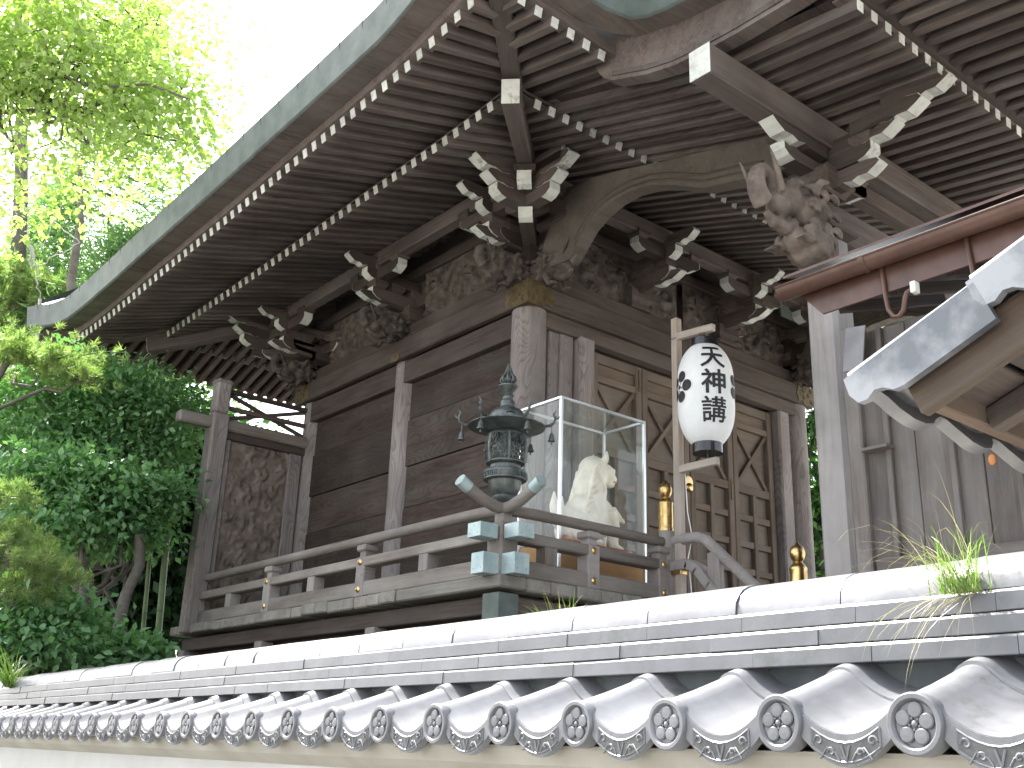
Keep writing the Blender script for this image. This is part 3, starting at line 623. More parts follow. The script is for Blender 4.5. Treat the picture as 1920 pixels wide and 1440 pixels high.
def beast(name, parent, M, mat, s=1.0, vox=.012, big=False):
    """carved beast-head nose: +x outwards; curled trunk, brow, jaws, mane of curls"""
    b = MB()
    b.ball((.16, 0, .02), (.22, .15, .15)).ball((.40, 0, .06), (.16, .115, .12)).ball((.50, 0, -.02), (.11, .09, .09))
    pts = []; rr = []
    for i in range(22):
        t = i/21; a = -1.2+t*4.6; R_ = .15*(1-.55*t); pts.append((.62+R_*math.cos(a)*.95, 0, .10+R_*math.sin(a)*1.05)); rr.append(.075*(1-.55*t))
    b.tube(pts, rr, 10)
    b.tube([(.36, 0, -.12), (.46, 0, -.17), (.58, 0, -.16), (.66, 0, -.11)], [.06, .055, .045, .025], 8)
    for sy in (-1, 1):
        b.ball((.44, sy*.09, .13), (.05, .035, .035)); b.ball((.38, sy*.09, .17), (.09, .03, .025))
        b.tube([(.55, sy*.07, .06), (.66, sy*.12, .17), (.74, sy*.13, .30)], [.03, .022, .008], 7)
        b.tube([(.26, sy*.12, .12), (.22, sy*.17, .2), (.14, sy*.18, .22)], [.04, .03, .012], 7)
        for k in range(9):
            cx, cz = .02+.12*(k % 3), -.13+.13*(k//3); pts = [(cx+.05*(1-t*.8)*math.cos(t*7), sy*(.125+.03*t), cz+.05*(1-t*.8)*math.sin(t*7)) for t in np.linspace(0, 1, 12)]
            b.tube(pts, .02, 6)
        b.tube([(.2, sy*.1, -.1), (.32, sy*.14, -.18), (.36, sy*.13, -.27), (.44, sy*.13, -.27)], [.05, .045, .04, .03], 7)
        for k in (-1, 0, 1): b.tube([(.42, sy*.13+k*.025, -.27), (.49, sy*.13+k*.03, -.29)], [.02, .01], 6)
    if big:                                           # lower mass: a second crouching lion with curled mane
        b.ball((.16, 0, -.26), (.19, .13, .13)).ball((.30, 0, -.22), (.12, .11, .10)).ball((.05, 0, -.36), (.12, .11, .10))
        for sy in (-1, 1):
            for k in range(7):
                cx, cz = .34-.06*k, -.20-.028*k; b.tube([(cx+.045*(1-t*.8)*math.cos(t*7+k), sy*(.11+.025*t), cz+.045*(1-t*.8)*math.sin(t*7+k)) for t in np.linspace(0, 1, 12)], .017, 6)
            for k in range(4): b.tube([(.1+.07*k, sy*.12, -.14), (.08+.06*k, sy*.15, -.22), (.03+.05*k, sy*.13, -.33)], [.02, .022, .008], 6)
        for k in range(16):                           # ridges along the trunk
            t = k/15; a = -1.0+t*3.6; R_ = .15*(1-.5*t); b.ball((.62+R_*math.cos(a)*.95, 0, .10+R_*math.sin(a)*1.05), (.02, .08*(1-.45*t), .02), None, 8, 6)
    sc = Matrix.Scale(s, 4); o = obj(name, MB().add(b.v, b.f, sc), mat, parent, M, True); remesh(o, vox*s, 2); return o
PAR = [o for o in bpy.data.objects if o.name.startswith('porch_bracket')]
beast('carved_beast_head', PAR[0], Matrix.Translation((-.06, PY-.02, 5.16)) @ Matrix.Rotation(rad(180), 4, 'Z') @ Matrix.Rotation(rad(2), 4, 'Y'), W_CARVG, .98, .010, True)
# smaller beast and flower noses on the hall pillars
for (x, y, a) in ((-.1, 0, 180), (0, -.12, -90), (-.1, 2.0, 180), (-.1, 4.0, 180), (W, -.12, -90), (0, 4.12, 90)):
    beast('carved_nose', HALL, Matrix.Translation((x, y, 5.86)) @ Matrix.Rotation(rad(a), 4, 'Z'), W_CARV, .72, .016)
# --------------------------------------------------- front wall and doors
beam('jamb_board', (.40, -.06, 2.75), (.40, -.06, 5.51), .07, .17, W_GREY, HALL, .01, up=(1, 0, 0))
beam('jamb_post', (.615, -.09, 2.75), (.615, -.09, 5.40), .17, .2, W_GREY, HALL, .03, up=(1, 0, 0))
beam('jamb_board', (.26, -.02, 2.75), (.26, -.02, 5.5), .1, .14, W_GREY, HALL, .01, up=(1, 0, 0))
beam('front_lintel', (.1, -.08, 5.44), (W-.1, -.08, 5.44), .12, .15, W_DARK, HALL)
beam('jamb_post', (3.74, -.05, 2.75), (3.74, -.05, 5.4), .16, .2, W_GREY, HALL, .02, up=(1, 0, 0))
beam('threshold', (.7, -.06, 2.86), (3.7, -.06, 2.86), .16, .16, W_DARK, HALL)
DZ0, DZ1 = 2.95, 5.34; dw = (3.62-.79)/4
for i in range(4):
    x0 = .79+i*dw; x1 = x0+dw
    dr = obj('door_leaf', MB().box(x0+.02, x1-.02, .03, .055, DZ0, DZ1), W_DPAN, HALL)
    for x in (x0+.045, x1-.045): beam('stile', (x, .0, DZ0), (x, .0, DZ1), .085, .07, W_DOOR, dr, .008, up=(0, 1, 0))
    for z, h in ((DZ1-.05, .1), (5.08, .07), (4.36, .09), (DZ0+.05, .1)): beam('rail', (x0+.08, .0, z), (x1-.08, .0, z), .05, h, W_DOOR, dr, .006)
    obj('upper_board', MB().box(x0+.08, x1-.08, .01, .028, 5.11, 5.25), W_DOOR, dr)
    for a, b in (((x0+.09, 4.41), (x1-.09, 5.04)), ((x0+.09, 5.04), (x1-.09, 4.41))): beam('cross_brace', (a[0], .005 if a[1] < b[1] else .012, a[1]), (b[0], .005 if a[1] < b[1] else .012, b[1]), .035, .045, W_DOOR, dr, .004)
    xm = (x0+x1)/2; beam('muntin', (xm, .0, 3.05), (xm, .0, 4.32), .06, .055, W_DOOR, dr, .006, up=(0, 1, 0))
    for z in (4.05, 3.76, 3.47, 3.2):
        for xa, xb in ((x0+.09, xm-.03), (xm+.03, x1-.09)): beam('cross_rail', (xa, .004, z), (xb, .004, z), .045, .07, W_DOOR, dr, .005)
    for z in (5.27, 4.4) if i in (0, 2) else (): obj('hinge_plate', MB().cbox(x1-.06, x1-.03, -.045, -.038, z-.2, z+.03, .004), GILT, dr)
    for z in (4.2,): 
        if i == 1: obj('door_boss', MB().ball((x1-.05 if i == 1 else x0+.05, -.06, z), (.05, .035, .05)).lathe([(.055, 0), (.06, .01), (.03, .012)], 16, Matrix.Translation((x1-.05 if i == 1 else x0+.05, -.05, z+.06)) @ Matrix.Rotation(rad(90), 4, 'X')), BRASS, dr, None, 50)
# --------------------------------------------------- deck
WD = 1.166; DE = 1.29; ZD = 2.76
deck = obj('deck', MB().box(-1.1, 0, 0, 4.3, 2.60, 2.64).box(-1.1, W+1.1, -1.1, -.05, 2.598, 2.638), W_DARK, HALL)
y = .02; k = 0
while y < 4.40:
    w_ = random.uniform(.19, .27); w_ = min(w_, 4.44-y)
    beam('deck_board', (-DE+random.uniform(-.008, .008), y+w_/2, 2.705+random.uniform(-.006, .006)), (-.12, y+w_/2, 2.705), w_-.006, .095, W_DECK, deck, .012); y += w_
x = -DE
while x < W+1.2:
    w_ = random.uniform(.19, .27)
    beam('deck_board', (x+w_/2, -DE+random.uniform(-.008, .008), 2.705+random.uniform(-.006, .006)), (x+w_/2, .0 if x < 0 else -.17, 2.705), w_-.006, .095, W_DECK, deck, .012); x += w_
beam('deck_joist', (-1.13, -1.2, 2.56), (-1.13, 4.3, 2.56), .12, .13, W_DARK, deck); beam('deck_joist', (-1.2, -1.13, 2.561), (W+1.1, -1.13, 2.561), .12, .128, W_DARK, deck)
for y in (.45, 2.42, 4.2): beam('deck_post', (-1.16, y, 1.0), (-1.16, y, 2.5), .14, .14, W_RAIL, deck, .012)
for x in (.5, 2.2, 4.0): beam('deck_post', (x, -1.16, 1.0), (x, -1.16, 2.5), .14, .14, W_RAIL, deck, .012)
cp = beam('corner_deck_post', (-1.17, -1.17, 1.0), (-1.17, -1.17, 2.62), .17, .17, W_RAIL, deck, .012)
obj('copper_sleeve', MB().cbox(-1.262, -1.078, -1.262, -1.078, 1.9, 2.63, .004), COPPER, cp)
obj('underfloor_core', MB().box(-.1, W, -.1, 4.1, 1.0, 2.62), W_SHADE, deck)
for j in range(6):
    z = 1.15+.285*j
    beam('underfloor_board', (-1.02, -1.0, z), (-1.02, 4.32, z), .03, .28, W_WALL, deck, .005); beam('underfloor_board', (-1.0, -1.02, z), (W+1, -1.02, z), .03, .28, W_WALL, deck, .005)
beam('step_edge', (-.16, .1, 2.80), (-.16, 4.1, 2.80), .1, .1, W_DARK, deck)
# --------------------------------------------------- railing
rl = obj('railing', MB().cbox(-WD-.085, -WD+.085, -WD-.085, -WD+.085, ZD, 3.14, .015), W_RAIL, HALL); EXT = .22
def rails(ax, t0, t1, end_open):
    P_ = (lambda t, z: (-WD, t, z)) if ax == 'y' else (lambda t, z: (t, -WD, z))
    e = .0015 if ax == 'y' else 0
    beam('sill_rail', P_(-WD-.20, 2.825+e), P_(t1, 2.825+e), .115, .125, W_RAIL, rl, .01)
    beam('middle_rail', P_(-WD-.245, 3.055+e), P_(t1, 3.055+e), .125, .082, W_RAIL, rl, .01)
    pts = [P_(t1, 3.254)]+[P_(t, 3.254+e) for t in np.linspace(t1, -WD+.35, 6)][1:]+[P_(-WD+.2, 3.25+e), P_(-WD+.05, 3.245+e), P_(-WD-.08, 3.252+e), P_(-WD-.2, 3.285+e), P_(-WD-.33, 3.345+e), P_(-WD-.40, 3.385+e)]
    M = frame(pts[0], pts[1]); inv = M.inverted()
    obj('hand_rail', MB().tube([inv @ Vector(q) for q in pts], .043, 12), W_RAIL, rl, M, 50)
    a, b = Vector(pts[-2]), Vector(pts[-1]); d = (b-a).normalized()
    obj('copper_cap', MB().tube([a+d*.0, b+d*.012], .0475, 14), COPCAP, rl, None, 40)
    for zc, h, w_, L, s in ((3.055, .105, .15, .16, -WD-.265), (2.825, .15, .14, .15, -WD-.225)):
        q0, q1 = P_(s, zc+e), P_(s+L, zc+e)
        cap = beam('copper_cap', q0, q1, w_, h, COPCAP, rl, .003)
        nl = MB()
        for k in range(3): nl.ball((.001, -w_*.3+k*w_*.3, h*.25*(1 if k % 2 else -1)), .005, None, 6, 4)
        obj('nail', nl, DARKM, cap, frame(q0, q1))
rails('y', -1.3, 4.05, True); rails('x', -1.3, .52, True)
def railpost(x, y, ax):
    po = obj('railing_post', MB().cbox(x-.065, x+.065, y-.065, y+.065, ZD, 3.10, .01).cbox(x-.045, x+.045, y-.045, y+.045, 3.1, 3.16, .006).cbox(x-.07, x+.07, y-.07, y+.07, 3.15, 3.205, .012), W_POST, rl)
    for z in (2.825, 3.055):
        q = (x-.066, y, z) if ax == 'y' else (x, y-.066, z)
        obj('nail_cover', MB().lathe([(.028, 0), (.024, .008), (.012, .012), (.01, .022), (.0, .026)], 12, Matrix.Translation(q) @ Matrix.Rotation(rad(-90 if ax == 'y' else 90), 4, 'Y' if ax == 'y' else 'X')), BRASS, po, None, 50)
for y in (.668, 2.362, 4.0): railpost(-WD, y, 'y')
railpost(-.31, -WD, 'x'); railpost(.48, -WD, 'x')
for y in (-.25, 1.51, 3.2): beam('railing_strut', (-WD, y, 2.88), (-WD, y, 3.02), .12, .12, W_POST, rl, .008)
beam('railing_strut', (-.74, -WD, 2.88), (-.74, -WD, 3.02), .12, .12, W_RAIL, rl, .008)
cn = MB().cbox(-WD-.05, -WD+.05, -WD-.05, -WD+.05, 3.1, 3.21, .01)
obj('corner_saddle', cn, W_RAIL, rl)
def newel(name, x, y, z0, z1, par):
    p_ = obj(name, MB().lathe([(.062, z0), (.062, z1-.01), (.055, z1)], 20, Matrix.Translation((x, y, 0))), W_POST, par, None, 40)
    pr_ = [(.064, 0), (.066, .02), (.06, .03), (.062, .05), (.062, .12), (.065, .13), (.062, .14), (.062, .22), (.066, .235), (.06, .25), (.04, .275), (.03, .29), (.045, .305), (.055, .335), (.056, .36), (.045, .395), (.022, .415), (.012, .43), (0, .445)]
    obj('brass_finial', MB().lathe(pr_, 20, Matrix.Translation((x, y, z1-.03))), BRASS, p_, None, 50)
newel('newel_post', .575, -WD, 2.7, 3.38, rl)
# stairs, mostly behind the wall
st = obj('front_stairs', MB().box(.55, .62, -2.5, -1.28, 1.0, 1.9).box(3.55, 3.62, -2.5, -1.28, 1.0, 1.9), W_DECK, HALL)
for k in range(8): beam('stair_tread', (.55, -1.40-.17*k, 2.62-.2*k), (3.62, -1.40-.17*k, 2.62-.2*k), .25, .1, W_DECK, st, .01)
for x in (.6, 3.58):
    tp = [(x, -1.2, 3.26), (x, -1.36, 3.27), (x, -1.48, 3.265), (x, -1.57, 3.23), (x, -1.68, 3.13), (x, -1.85, 2.98), (x, -2.05, 2.80), (x, -2.42, 2.47)]
    obj('stair_rail', MB().tube(tp, .045, 10), W_POST, st, None, 50)
    tp = [(x, -1.2, 3.05), (x, -1.4, 3.055), (x, -1.5, 3.0), (x, -1.62, 2.86), (x, -1.85, 2.64), (x, -2.42, 2.12)]
    mb = MB()
    for (a, b) in zip(tp[:-1], tp[1:]):
        L = (Vector(b)-Vector(a)).length; mb.cbox(-.01, L+.01, -.06, .06, -.04, .04, .006, frame(a, b))
    obj('stair_middle_rail', mb, W_POST, st)
    beam('stair_strut', (x, -1.66, 2.80), (x, -1.66, 3.12), .07, .12, W_POST, st)
    newel('stair_newel', x, -2.43, 1.2, 2.70, st)
# offering box roof corner in black lacquer at the foot of the stairs
obj('black_tray', MB().prism([(-.2, 0), (-.16, .02), (.1, .05), (.22, .10), (.22, .12), (.08, .075), (-.2, .03)], .9, 1.3, 'y', Matrix.Translation((.75, -3.6, 2.78))), LACQ, st)
# --------------------------------------------------- wing screen at the back of the deck
wk = obj('wing_screen', MB().cbox(-1.13, -.2, 3.96, 4.02, 2.80, 2.95, .01), W_GREY, HALL)
beam('screen_post', (-1.235, 4.0, ZD-.1), (-1.235, 4.0, 5.12), .20, .20, W_GREY, wk, .018); beam('screen_post_head', (-1.235, 4.0, 5.13), (-1.235, 4.0, 5.52), .17, .17, W_GREY, wk, .02)
obj('post_cap', MB().cbox(-1.33, -1.14, 3.905, 4.095, 5.47, 5.53, .02), W_GREY, wk)
beam('screen_beam', (-1.72, 3.985, 5.0), (-.1, 3.985, 5.0), .13, .13, W_RAIL, wk, .02)
beam('screen_rail', (-1.14, 3.99, 4.885), (-.12, 3.99, 4.885), .09, .09, W_DARK, wk, .01)
for x, w_ in ((-1.10, .07), (-.24, .16)): beam('screen_stile', (x, 3.99, 2.9), (x, 3.99, 4.84), w_, .08, W_GREY, wk, .01, up=(0, 1, 0))
bt = obj('back_board', MB().box(-1.08, -.3, 4.0, 4.03, 2.9, 4.86), W_DARK, wk)
relief_panel('carved_panel', .77, 1.9, .045, W_CARVG, wk, Matrix.Translation((-1.07, 3.995, 2.94)), 5, 60, 130, 42)
for z in (5.42, 5.22): beam('screen_lattice', (-1.16, 4.0, z), (-.12, 4.0, z), .05, .05, W_DARK, wk, .006)
for a, b in (((-1.15, 5.09), (-.13, 5.40)), ((-1.15, 5.40), (-.13, 5.09))): beam('screen_lattice', (a[0], 4.03, a[1]), (b[0], 4.03, b[1]), .035, .045, W_DARK, wk, .004)
# ================================================================== bronze lantern on the deck corner
LX, LY = -1.0, -.96
BL = empty('bronze_lantern', (LX, LY, ZD), 'green-grey bronze lantern with flame finial and small bells at the railing corner', 'lantern')
TL = Matrix.Translation((LX, LY, 0))
obj('pedestal', MB().lathe([(.13, ZD), (.13, ZD+.05), (.06, ZD+.10), (.045, 3.2), (.05, 3.33), (.085, 3.36), (.095, 3.385), (.085, 3.405), (.10, 3.42), (.118, 3.46), (.125, 3.50), (.13, 3.515), (.165, 3.525), (.168, 3.59), (.160, 3.60), (.12, 3.61), (.118, 3.64)], 28, TL), BRONZE, BL, None, 35)
kf = MB()
for i in range(28):
    a = 2*math.pi*i/28; M = TL @ Matrix.Rotation(a, 4, 'Z') @ Matrix.Translation((.168, 0, 3.557))
    kf.box(-.002, .005, -.013, .013, .014, .02, M).box(-.002, .005, -.013, -.007, -.02, .014, M).box(-.002, .005, .004, .010, -.012, .006, M).box(-.002, .005, -.013, .010, -.02, -.014, M)
obj('key_fret_band', kf, BRONZE, BL)
# pierced fire box: ribs and flower tracery
fb = MB(); fb.lathe([(.118, 3.64), (.150, 3.655), (.152, 3.67), (.14, 3.675)], 28, TL); fb.lathe([(.13, 3.865), (.145, 3.87), (.14, 3.89), (.12, 3.905)], 28, TL)
def fbp(a, z):
    t = (z-3.66)/.21; r = .148+.016*math.sin(math.pi*t); return TL @ Vector((r*math.cos(a), r*math.sin(a), z))
for i in range(6):
    a = math.pi*2*i/6
    fb.tube([fbp(a, z) for z in np.linspace(3.66, 3.875, 7)], .012, 6)
    am = a+math.pi/6
    for (da, zc, R_) in ((0, 3.768, .058), (.30, 3.84, .036), (-.30, 3.84, .036), (.32, 3.70, .036), (-.32, 3.70, .036)):
        for q in range(5):
            b0 = q*2*math.pi/5+.3
            pts = [fbp(am+da+(R_*.55*math.cos(b0)+R_*.45*math.cos(c))/.15, zc+R_*.55*math.sin(b0)+R_*.45*math.sin(c)) for c in np.linspace(0, 2*math.pi, 7)]
            fb.tube(pts, .0048, 4)
obj('fire_box', fb, BRONZE, BL, None, 50)
obj('inner_liner', MB().lathe([(.09, 3.65), (.09, 3.88)], 16, TL), TILED, BL)
rfp = [(.125, 3.905), (.16, 3.915), (.265, 3.94), (.302, 3.95), (.302, 3.956), (.25, 3.975), (.14, 4.0), (.142, 4.02), (.138, 4.05), (.115, 4.085), (.075, 4.105), (.058, 4.115), (.055, 4.16), (.042, 4.175), (.04, 4.20), (.05, 4.21), (.036, 4.225), (.052, 4.25), (.068, 4.27), (.078, 4.282), (.078, 4.29), (.05, 4.295), (.03, 4.30)]
obj('lantern_roof', MB().lathe(rfp, 30, TL), BRONZE, BL, None, 35)
fl = MB().ball((LX, LY, 4.345), .036)
for i in range(8):
    a = i*math.pi/4
    fl.tube([(LX+math.cos(a)*r, LY+math.sin(a)*r, z) for r, z in ((.03, 4.31), (.062, 4.33), (.055, 4.36), (.03, 4.39), (.018, 4.43), (.006, 4.475))], [.008, .010, .010, .009, .007, .003], 6)
obj('flame_finial', fl, BRONZE, BL, None, 60)
hc = MB()
for q in range(4):
    for s in range(3):
        hc.ball((LX-.139*math.cos(.9+q*.12+s*0), LY-.139*math.sin(.9+q*.12), 4.04-abs(q-1.5)*.006), (.010, .010, .006), None, 6, 4)
obj('roof_piercing', hc, INK, BL)
for i in range(6):
    a = i*math.pi/3+.30; d = Vector((math.cos(a), math.sin(a), 0)); p0 = Vector((LX, LY, 3.965))+d*.285; sd_ = Vector((-d.y, d.x, 0))
    hk = MB().tube([p0, p0+d*.05+Vector((0, 0, .004)), p0+d*.085+Vector((0, 0, .03)), p0+d*.09+Vector((0, 0, .07)), p0+d*.075+Vector((0, 0, .10)), p0+d*.10+Vector((0, 0, .125))], [.012, .013, .012, .009, .010, .003], 6)
    hk.tube([p0+d*.088+Vector((0, 0, .05)), p0+d*.115+Vector((0, 0, .065)), p0+d*.13+Vector((0, 0, .085))], [.008, .006, .002], 5)
    obj('warabi_hook', hk, BRONZE, BL, None, 60)
    c = p0+d*.065
    bl = obj('wind_bell', MB().lathe([(.0, .0), (.012, -.004), (.018, -.02), (.022, -.045), (.029, -.062), (.029, -.066), (.024, -.066)], 14, Matrix.Translation(c-Vector((0, 0, .055)))), BRONZE, BL, None, 40)
    obj('bell_wire', MB().tube([c, c-Vector((0, 0, .056))], .0035, 5), BRONZE, bl)
    obj('clapper', MB().tube([c-Vector((0, 0, .06)), c-Vector((0, 0, .135))], [.003, .003], 5).ball(c-Vector((0, 0, .14)), .009, None, 8, 6), BRONZE, bl)
# ================================================================== glass case with seated beast
CX0, CX1, CY0, CY1, CZ1 = -.38, .60, -.90, -.40, 4.362
DC = empty('display_case', ((CX0+CX1)/2, (CY0+CY1)/2, ZD), 'tall glass display case with aluminium edges on plywood base beside the railing', 'display case')
obj('plywood_base', MB().cbox(CX0, CX1, CY0, CY1, ZD, 3.16, .006), W_PLY, DC)
for x in (CX0, CX1):
    for y in (CY0, CY1): beam('corner_bar', (x, y, ZD+.01), (x, y, CZ1-.012), .026, .026, ALU, DC, .003)
for z in (CZ1,):
    for y in (CY0, CY1): beam('edge_bar', (CX0-.013, y, z), (CX1+.013, y, z), .026, .024, ALU, DC, .003)
    for x in (CX0, CX1): beam('edge_bar', (x, CY0+.014, z+.001), (x, CY1-.014, z+.001), .026, .024, ALU, DC, .003)
Q = lambda a, b_, c_, d_: MB().add([a, b_, c_, d_], [(0, 1, 2, 3)])
zb, zt = 3.165, CZ1-.012
for q in (Q((CX0, CY0, zb), (CX1, CY0, zb), (CX1, CY0, zt), (CX0, CY0, zt)), Q((CX0, CY1, zb), (CX1, CY1, zb), (CX1, CY1, zt), (CX0, CY1, zt)), Q((CX0, CY0, zb), (CX0, CY1, zb), (CX0, CY1, zt), (CX0, CY0, zt)), Q((CX1, CY0, zb), (CX1, CY1, zb), (CX1, CY1, zt), (CX1, CY0, zt)), Q((CX0, CY0, CZ1), (CX1, CY0, CZ1), (CX1, CY1, CZ1), (CX0, CY1, CZ1))):
    obj('glass_pane', q, GLASS, DC)
SY = -.62
ST = empty('guardian_statue', (.22, SY, 3.162), 'cream carved beast seated on red plinth inside the glass case', 'statue')
obj('red_plinth', MB().cbox(-.24, .575, SY-.16, SY+.16, 3.162, 3.23, .01), REDW, ST)
b = MB(); B = lambda x, z, rx, ry, rz, y=0: b.ball((x, SY+y, z), (rx, ry, rz), None, 14, 10)
B(.06, 3.40, .20, .14, .19); B(.17, 3.52, .20, .14, .24); B(.34, 3.53, .18, .13, .19); B(.22, 3.78, .185, .13, .25); B(.26, 3.955, .165, .125, .155)
B(.40, 3.96, .12, .095, .105); B(.495, 3.925, .06, .06, .05); B(.47, 3.865, .06, .055, .028); B(.52, 3.945, .03, .04, .025)
for s in (-1, 1):
    b.tube([(.38, SY+s*.075, 3.58), (.45, SY+s*.08, 3.44), (.44, SY+s*.08, 3.30), (.46, SY+s*.08, 3.255)], [.085, .062, .052, .05], 10)
    B(.49, 3.255, .065, .048, .03, s*.08)
    for k in (-1, 0, 1): b.tube([(.53, SY+s*.08+k*.025, 3.262), (.565, SY+s*.08+k*.028, 3.25)], [.017, .008], 6)
    b.ball((.05, SY+s*.12, 3.36), (.16, .06, .15), None, 12, 8); b.tube([(.0, SY+s*.13, 3.27), (.14, SY+s*.14, 3.26), (.24, SY+s*.14, 3.25)], [.05, .045, .035], 8)
    b.tube([(.33, SY+s*.075, 4.05), (.335, SY+s*.095, 4.10), (.35, SY+s*.09, 4.165)], [.042, .032, .008], 8)
    b.ball((.455, SY+s*.055, 4.0), (.045, .028, .02), None, 8, 6)
    for k in range(6):
        z = 4.0-.085*k; b.tube([(.24-.02*k, SY+s*.115, z), (.17-.025*k, SY+s*.13, z-.05), (.14-.03*k, SY+s*.125, z-.13)], [.022, .022, .008], 6)
    b.tube([(.42, SY+s*.10, 3.62), (.50, SY+s*.12, 3.52), (.56, SY+s*.10, 3.50), (.58, SY+s*.09, 3.56)], [.03, .028, .02, .006], 7)
for (dx, dz) in ((0, .0), (-.05, .03), (.04, -.03)):
    b.tube([(-.08, SY, 3.32), (-.14+dx, SY, 3.42), (-.15+dx*1.6, SY, 3.53+dz), (-.13+dx*2, SY, 3.66+dz)], [.055, .06, .045, .008], 8)
PIV = Matrix.Translation((.24, SY, 3.23)) @ Matrix.Scale(.92, 4) @ Matrix.Translation((-.24, -SY, -3.23))
b = MB().add(b.v, b.f, PIV); body = obj('beast_body', b, IVORY, ST, None, True); remesh(body, .008, 12)
fc = MB()
for s in (-1, 1): fc.ball((.492, SY+s*.055, 3.975), (.012, .012, .012), None, 8, 6)
fc.ball((.553, SY, 3.945), (.012, .02, .012), None, 8, 6).tube([(.47, SY-.062, 3.89), (.52, SY-.045, 3.893), (.545, SY, 3.893), (.52, SY+.045, 3.893), (.47, SY+.062, 3.89)], .006, 5)
fc.ball((.525, SY, 3.915), (.035, .05, .032), None, 10, 8)
fc = MB().add(fc.v, fc.f, PIV); obj('painted_face', fc, plain('worn_red_paint', (.32, .19, .13), (.52, .38, .28), .7, 0, 30), ST, None, True)
# ================================================================== lantern pole and paper lantern
PX, PYY = .60, -1.29
LP = empty('lantern_pole', (PX, PYY, 1.0), 'square pale wooden pole with two short arms tied to the stair newel', 'pole')
beam('post', (PX, PYY, 1.0), (PX+.012, PYY, 5.24), .07, .07, W_POLE, LP, .006, up=(1, 0, 0))
beam('upper_arm', (PX, PYY-.02, 5.06), (PX, PYY-.43, 5.03), .05, .065, W_POLE, LP, .005)
beam('lower_arm', (PX, PYY-.02, 3.86), (PX, PYY-.43, 3.86), .05, .065, W_POLE, LP, .005)
obj('wire_tie', MB().tube([(PX+.04*math.cos(a), PYY+.04*math.sin(a)*1.0, 5.02+.006*a) for a in np.linspace(0, 9, 26)], .004, 5), DARKM, LP)
obj('metal_strap', MB().cbox(PX-.042, PX+.042, PYY-.042, PYY+.09, 2.98, 3.02, .003), BRASS, LP)
obj('cord', MB().tube([(PX+.04, PYY-.04, 3.84), (PX+.05, PYY-.05, 3.5), (PX+.09, PYY-.06, 3.3), (PX+.045, PYY-.05, 3.12), (PX+.06, PYY-.06, 2.9), (PX+.08, PYY-.06, 2.6)], .005, 5), PAPER, LP, None, 60)
TX, TY, RL = .615, -1.60, .236
PLn = empty('paper_lantern', (TX, TY, 3.95), 'white paper lantern with black brush lettering and plum crest hanging from pole arms', 'lantern')
def lr(z):
    t = (z-4.02)/(4.88-4.02); t = min(max(t, 0), 1); return RL*(1-abs(2*t-1)**3.4*.62)**.72*(1+.0)
prof = []; NR = 46
for i in range(NR*2+1):
    z = 4.02+.86*i/(NR*2); prof.append((lr(z)+(.0022 if i % 2 else -.0012), z))
TPL = Matrix.Translation((TX, TY, 0))
obj('paper_shade', MB().lathe(prof, 40, TPL), PAPER, PLn, None, 70)
obj('top_ring', MB().lathe([(.10, 4.87), (.118, 4.87), (.118, 4.945), (.10, 4.945)], 28, TPL), LACQ, PLn, None, 40)
obj('bottom_ring', MB().lathe([(.115, 3.945), (.125, 3.945), (.125, 4.03), (.115, 4.03)], 28, TPL).lathe([(0, 4.02), (.118, 4.02)], 28, TPL), LACQ, PLn, None, 40)
obj('hanging_wire', MB().tube([(TX-.09, TY, 4.94), (TX-.06, TY, 5.0), (TX, TY, 5.02), (TX+.06, TY, 5.0), (TX+.09, TY, 4.94)], .004, 5), DARKM, PLn)
obj('tension_cord', MB().tube([(TX, TY, 3.95), (TX, TY, 3.89)], .004, 5), DARKM, PLn)
CANG = math.atan2(CAM.y-TY, CAM.x-TX)
def wrap(mb_v, ang0, zc, off):
    out = []
    for x, z in mb_v:
        zz = zc+z; r = lr(zz)+off; a = ang0+x/RL; out.append((TX+r*math.cos(a), TY+r*math.sin(a), zz))
    return out
def glyph(ch, size, bold):
    cu = bpy.data.curves.new('t', 'FONT'); cu.body = ch; cu.size = size; cu.align_x = 'CENTER'; cu.offset = bold; cu.resolution_u = 3
    o = bpy.data.objects.new('t', cu); COL.objects.link(o); bpy.context.view_layer.update()
    me = bpy.data.meshes.new_from_object(o.evaluated_get(bpy.context.evaluated_depsgraph_get()))
    bpy.data.objects.remove(o); return me
for ch, zc in (('天', 4.725), ('神', 4.50), ('講', 4.262)):
    src = glyph(ch, .275, .0015); bm = bmesh.new(); bm.from_mesh(src); bmesh.ops.triangulate(bm, faces=bm.faces[:])
    for _ in range(3):
        es = [e for e in bm.edges if e.calc_length() > .025]
        if es: bmesh.ops.subdivide_edges(bm, edges=es, cuts=1)
        bmesh.ops.triangulate(bm, faces=bm.faces[:])
    bm.verts.index_update(); cs = [v.co.copy() for v in bm.verts]; fc_ = [[v.index for v in f.verts] for f in bm.faces]; bm.free()
    cxm = (min(q.x for q in cs)+max(q.x for q in cs))/2; czm = (min(q.y for q in cs)+max(q.y for q in cs))/2; lt = MB(); h = .0042 if ch != '講' else .0026
    for k, (dx, dz) in enumerate(((0, 0), (h, 0), (-h, 0), (0, h*.7), (0, -h*.7), (h*.7, h*.5), (-h*.7, -h*.5))):      # a loaded brush: the stroke is laid several times
        lt.add(wrap([((q.x-cxm)*.82+dx, (q.y-czm)*.82+dz) for q in cs], CANG+.30, zc, .0045+.0002*k), fc_)
    obj('lettering', lt.mesh('lettering', fix=False), INK, PLn)
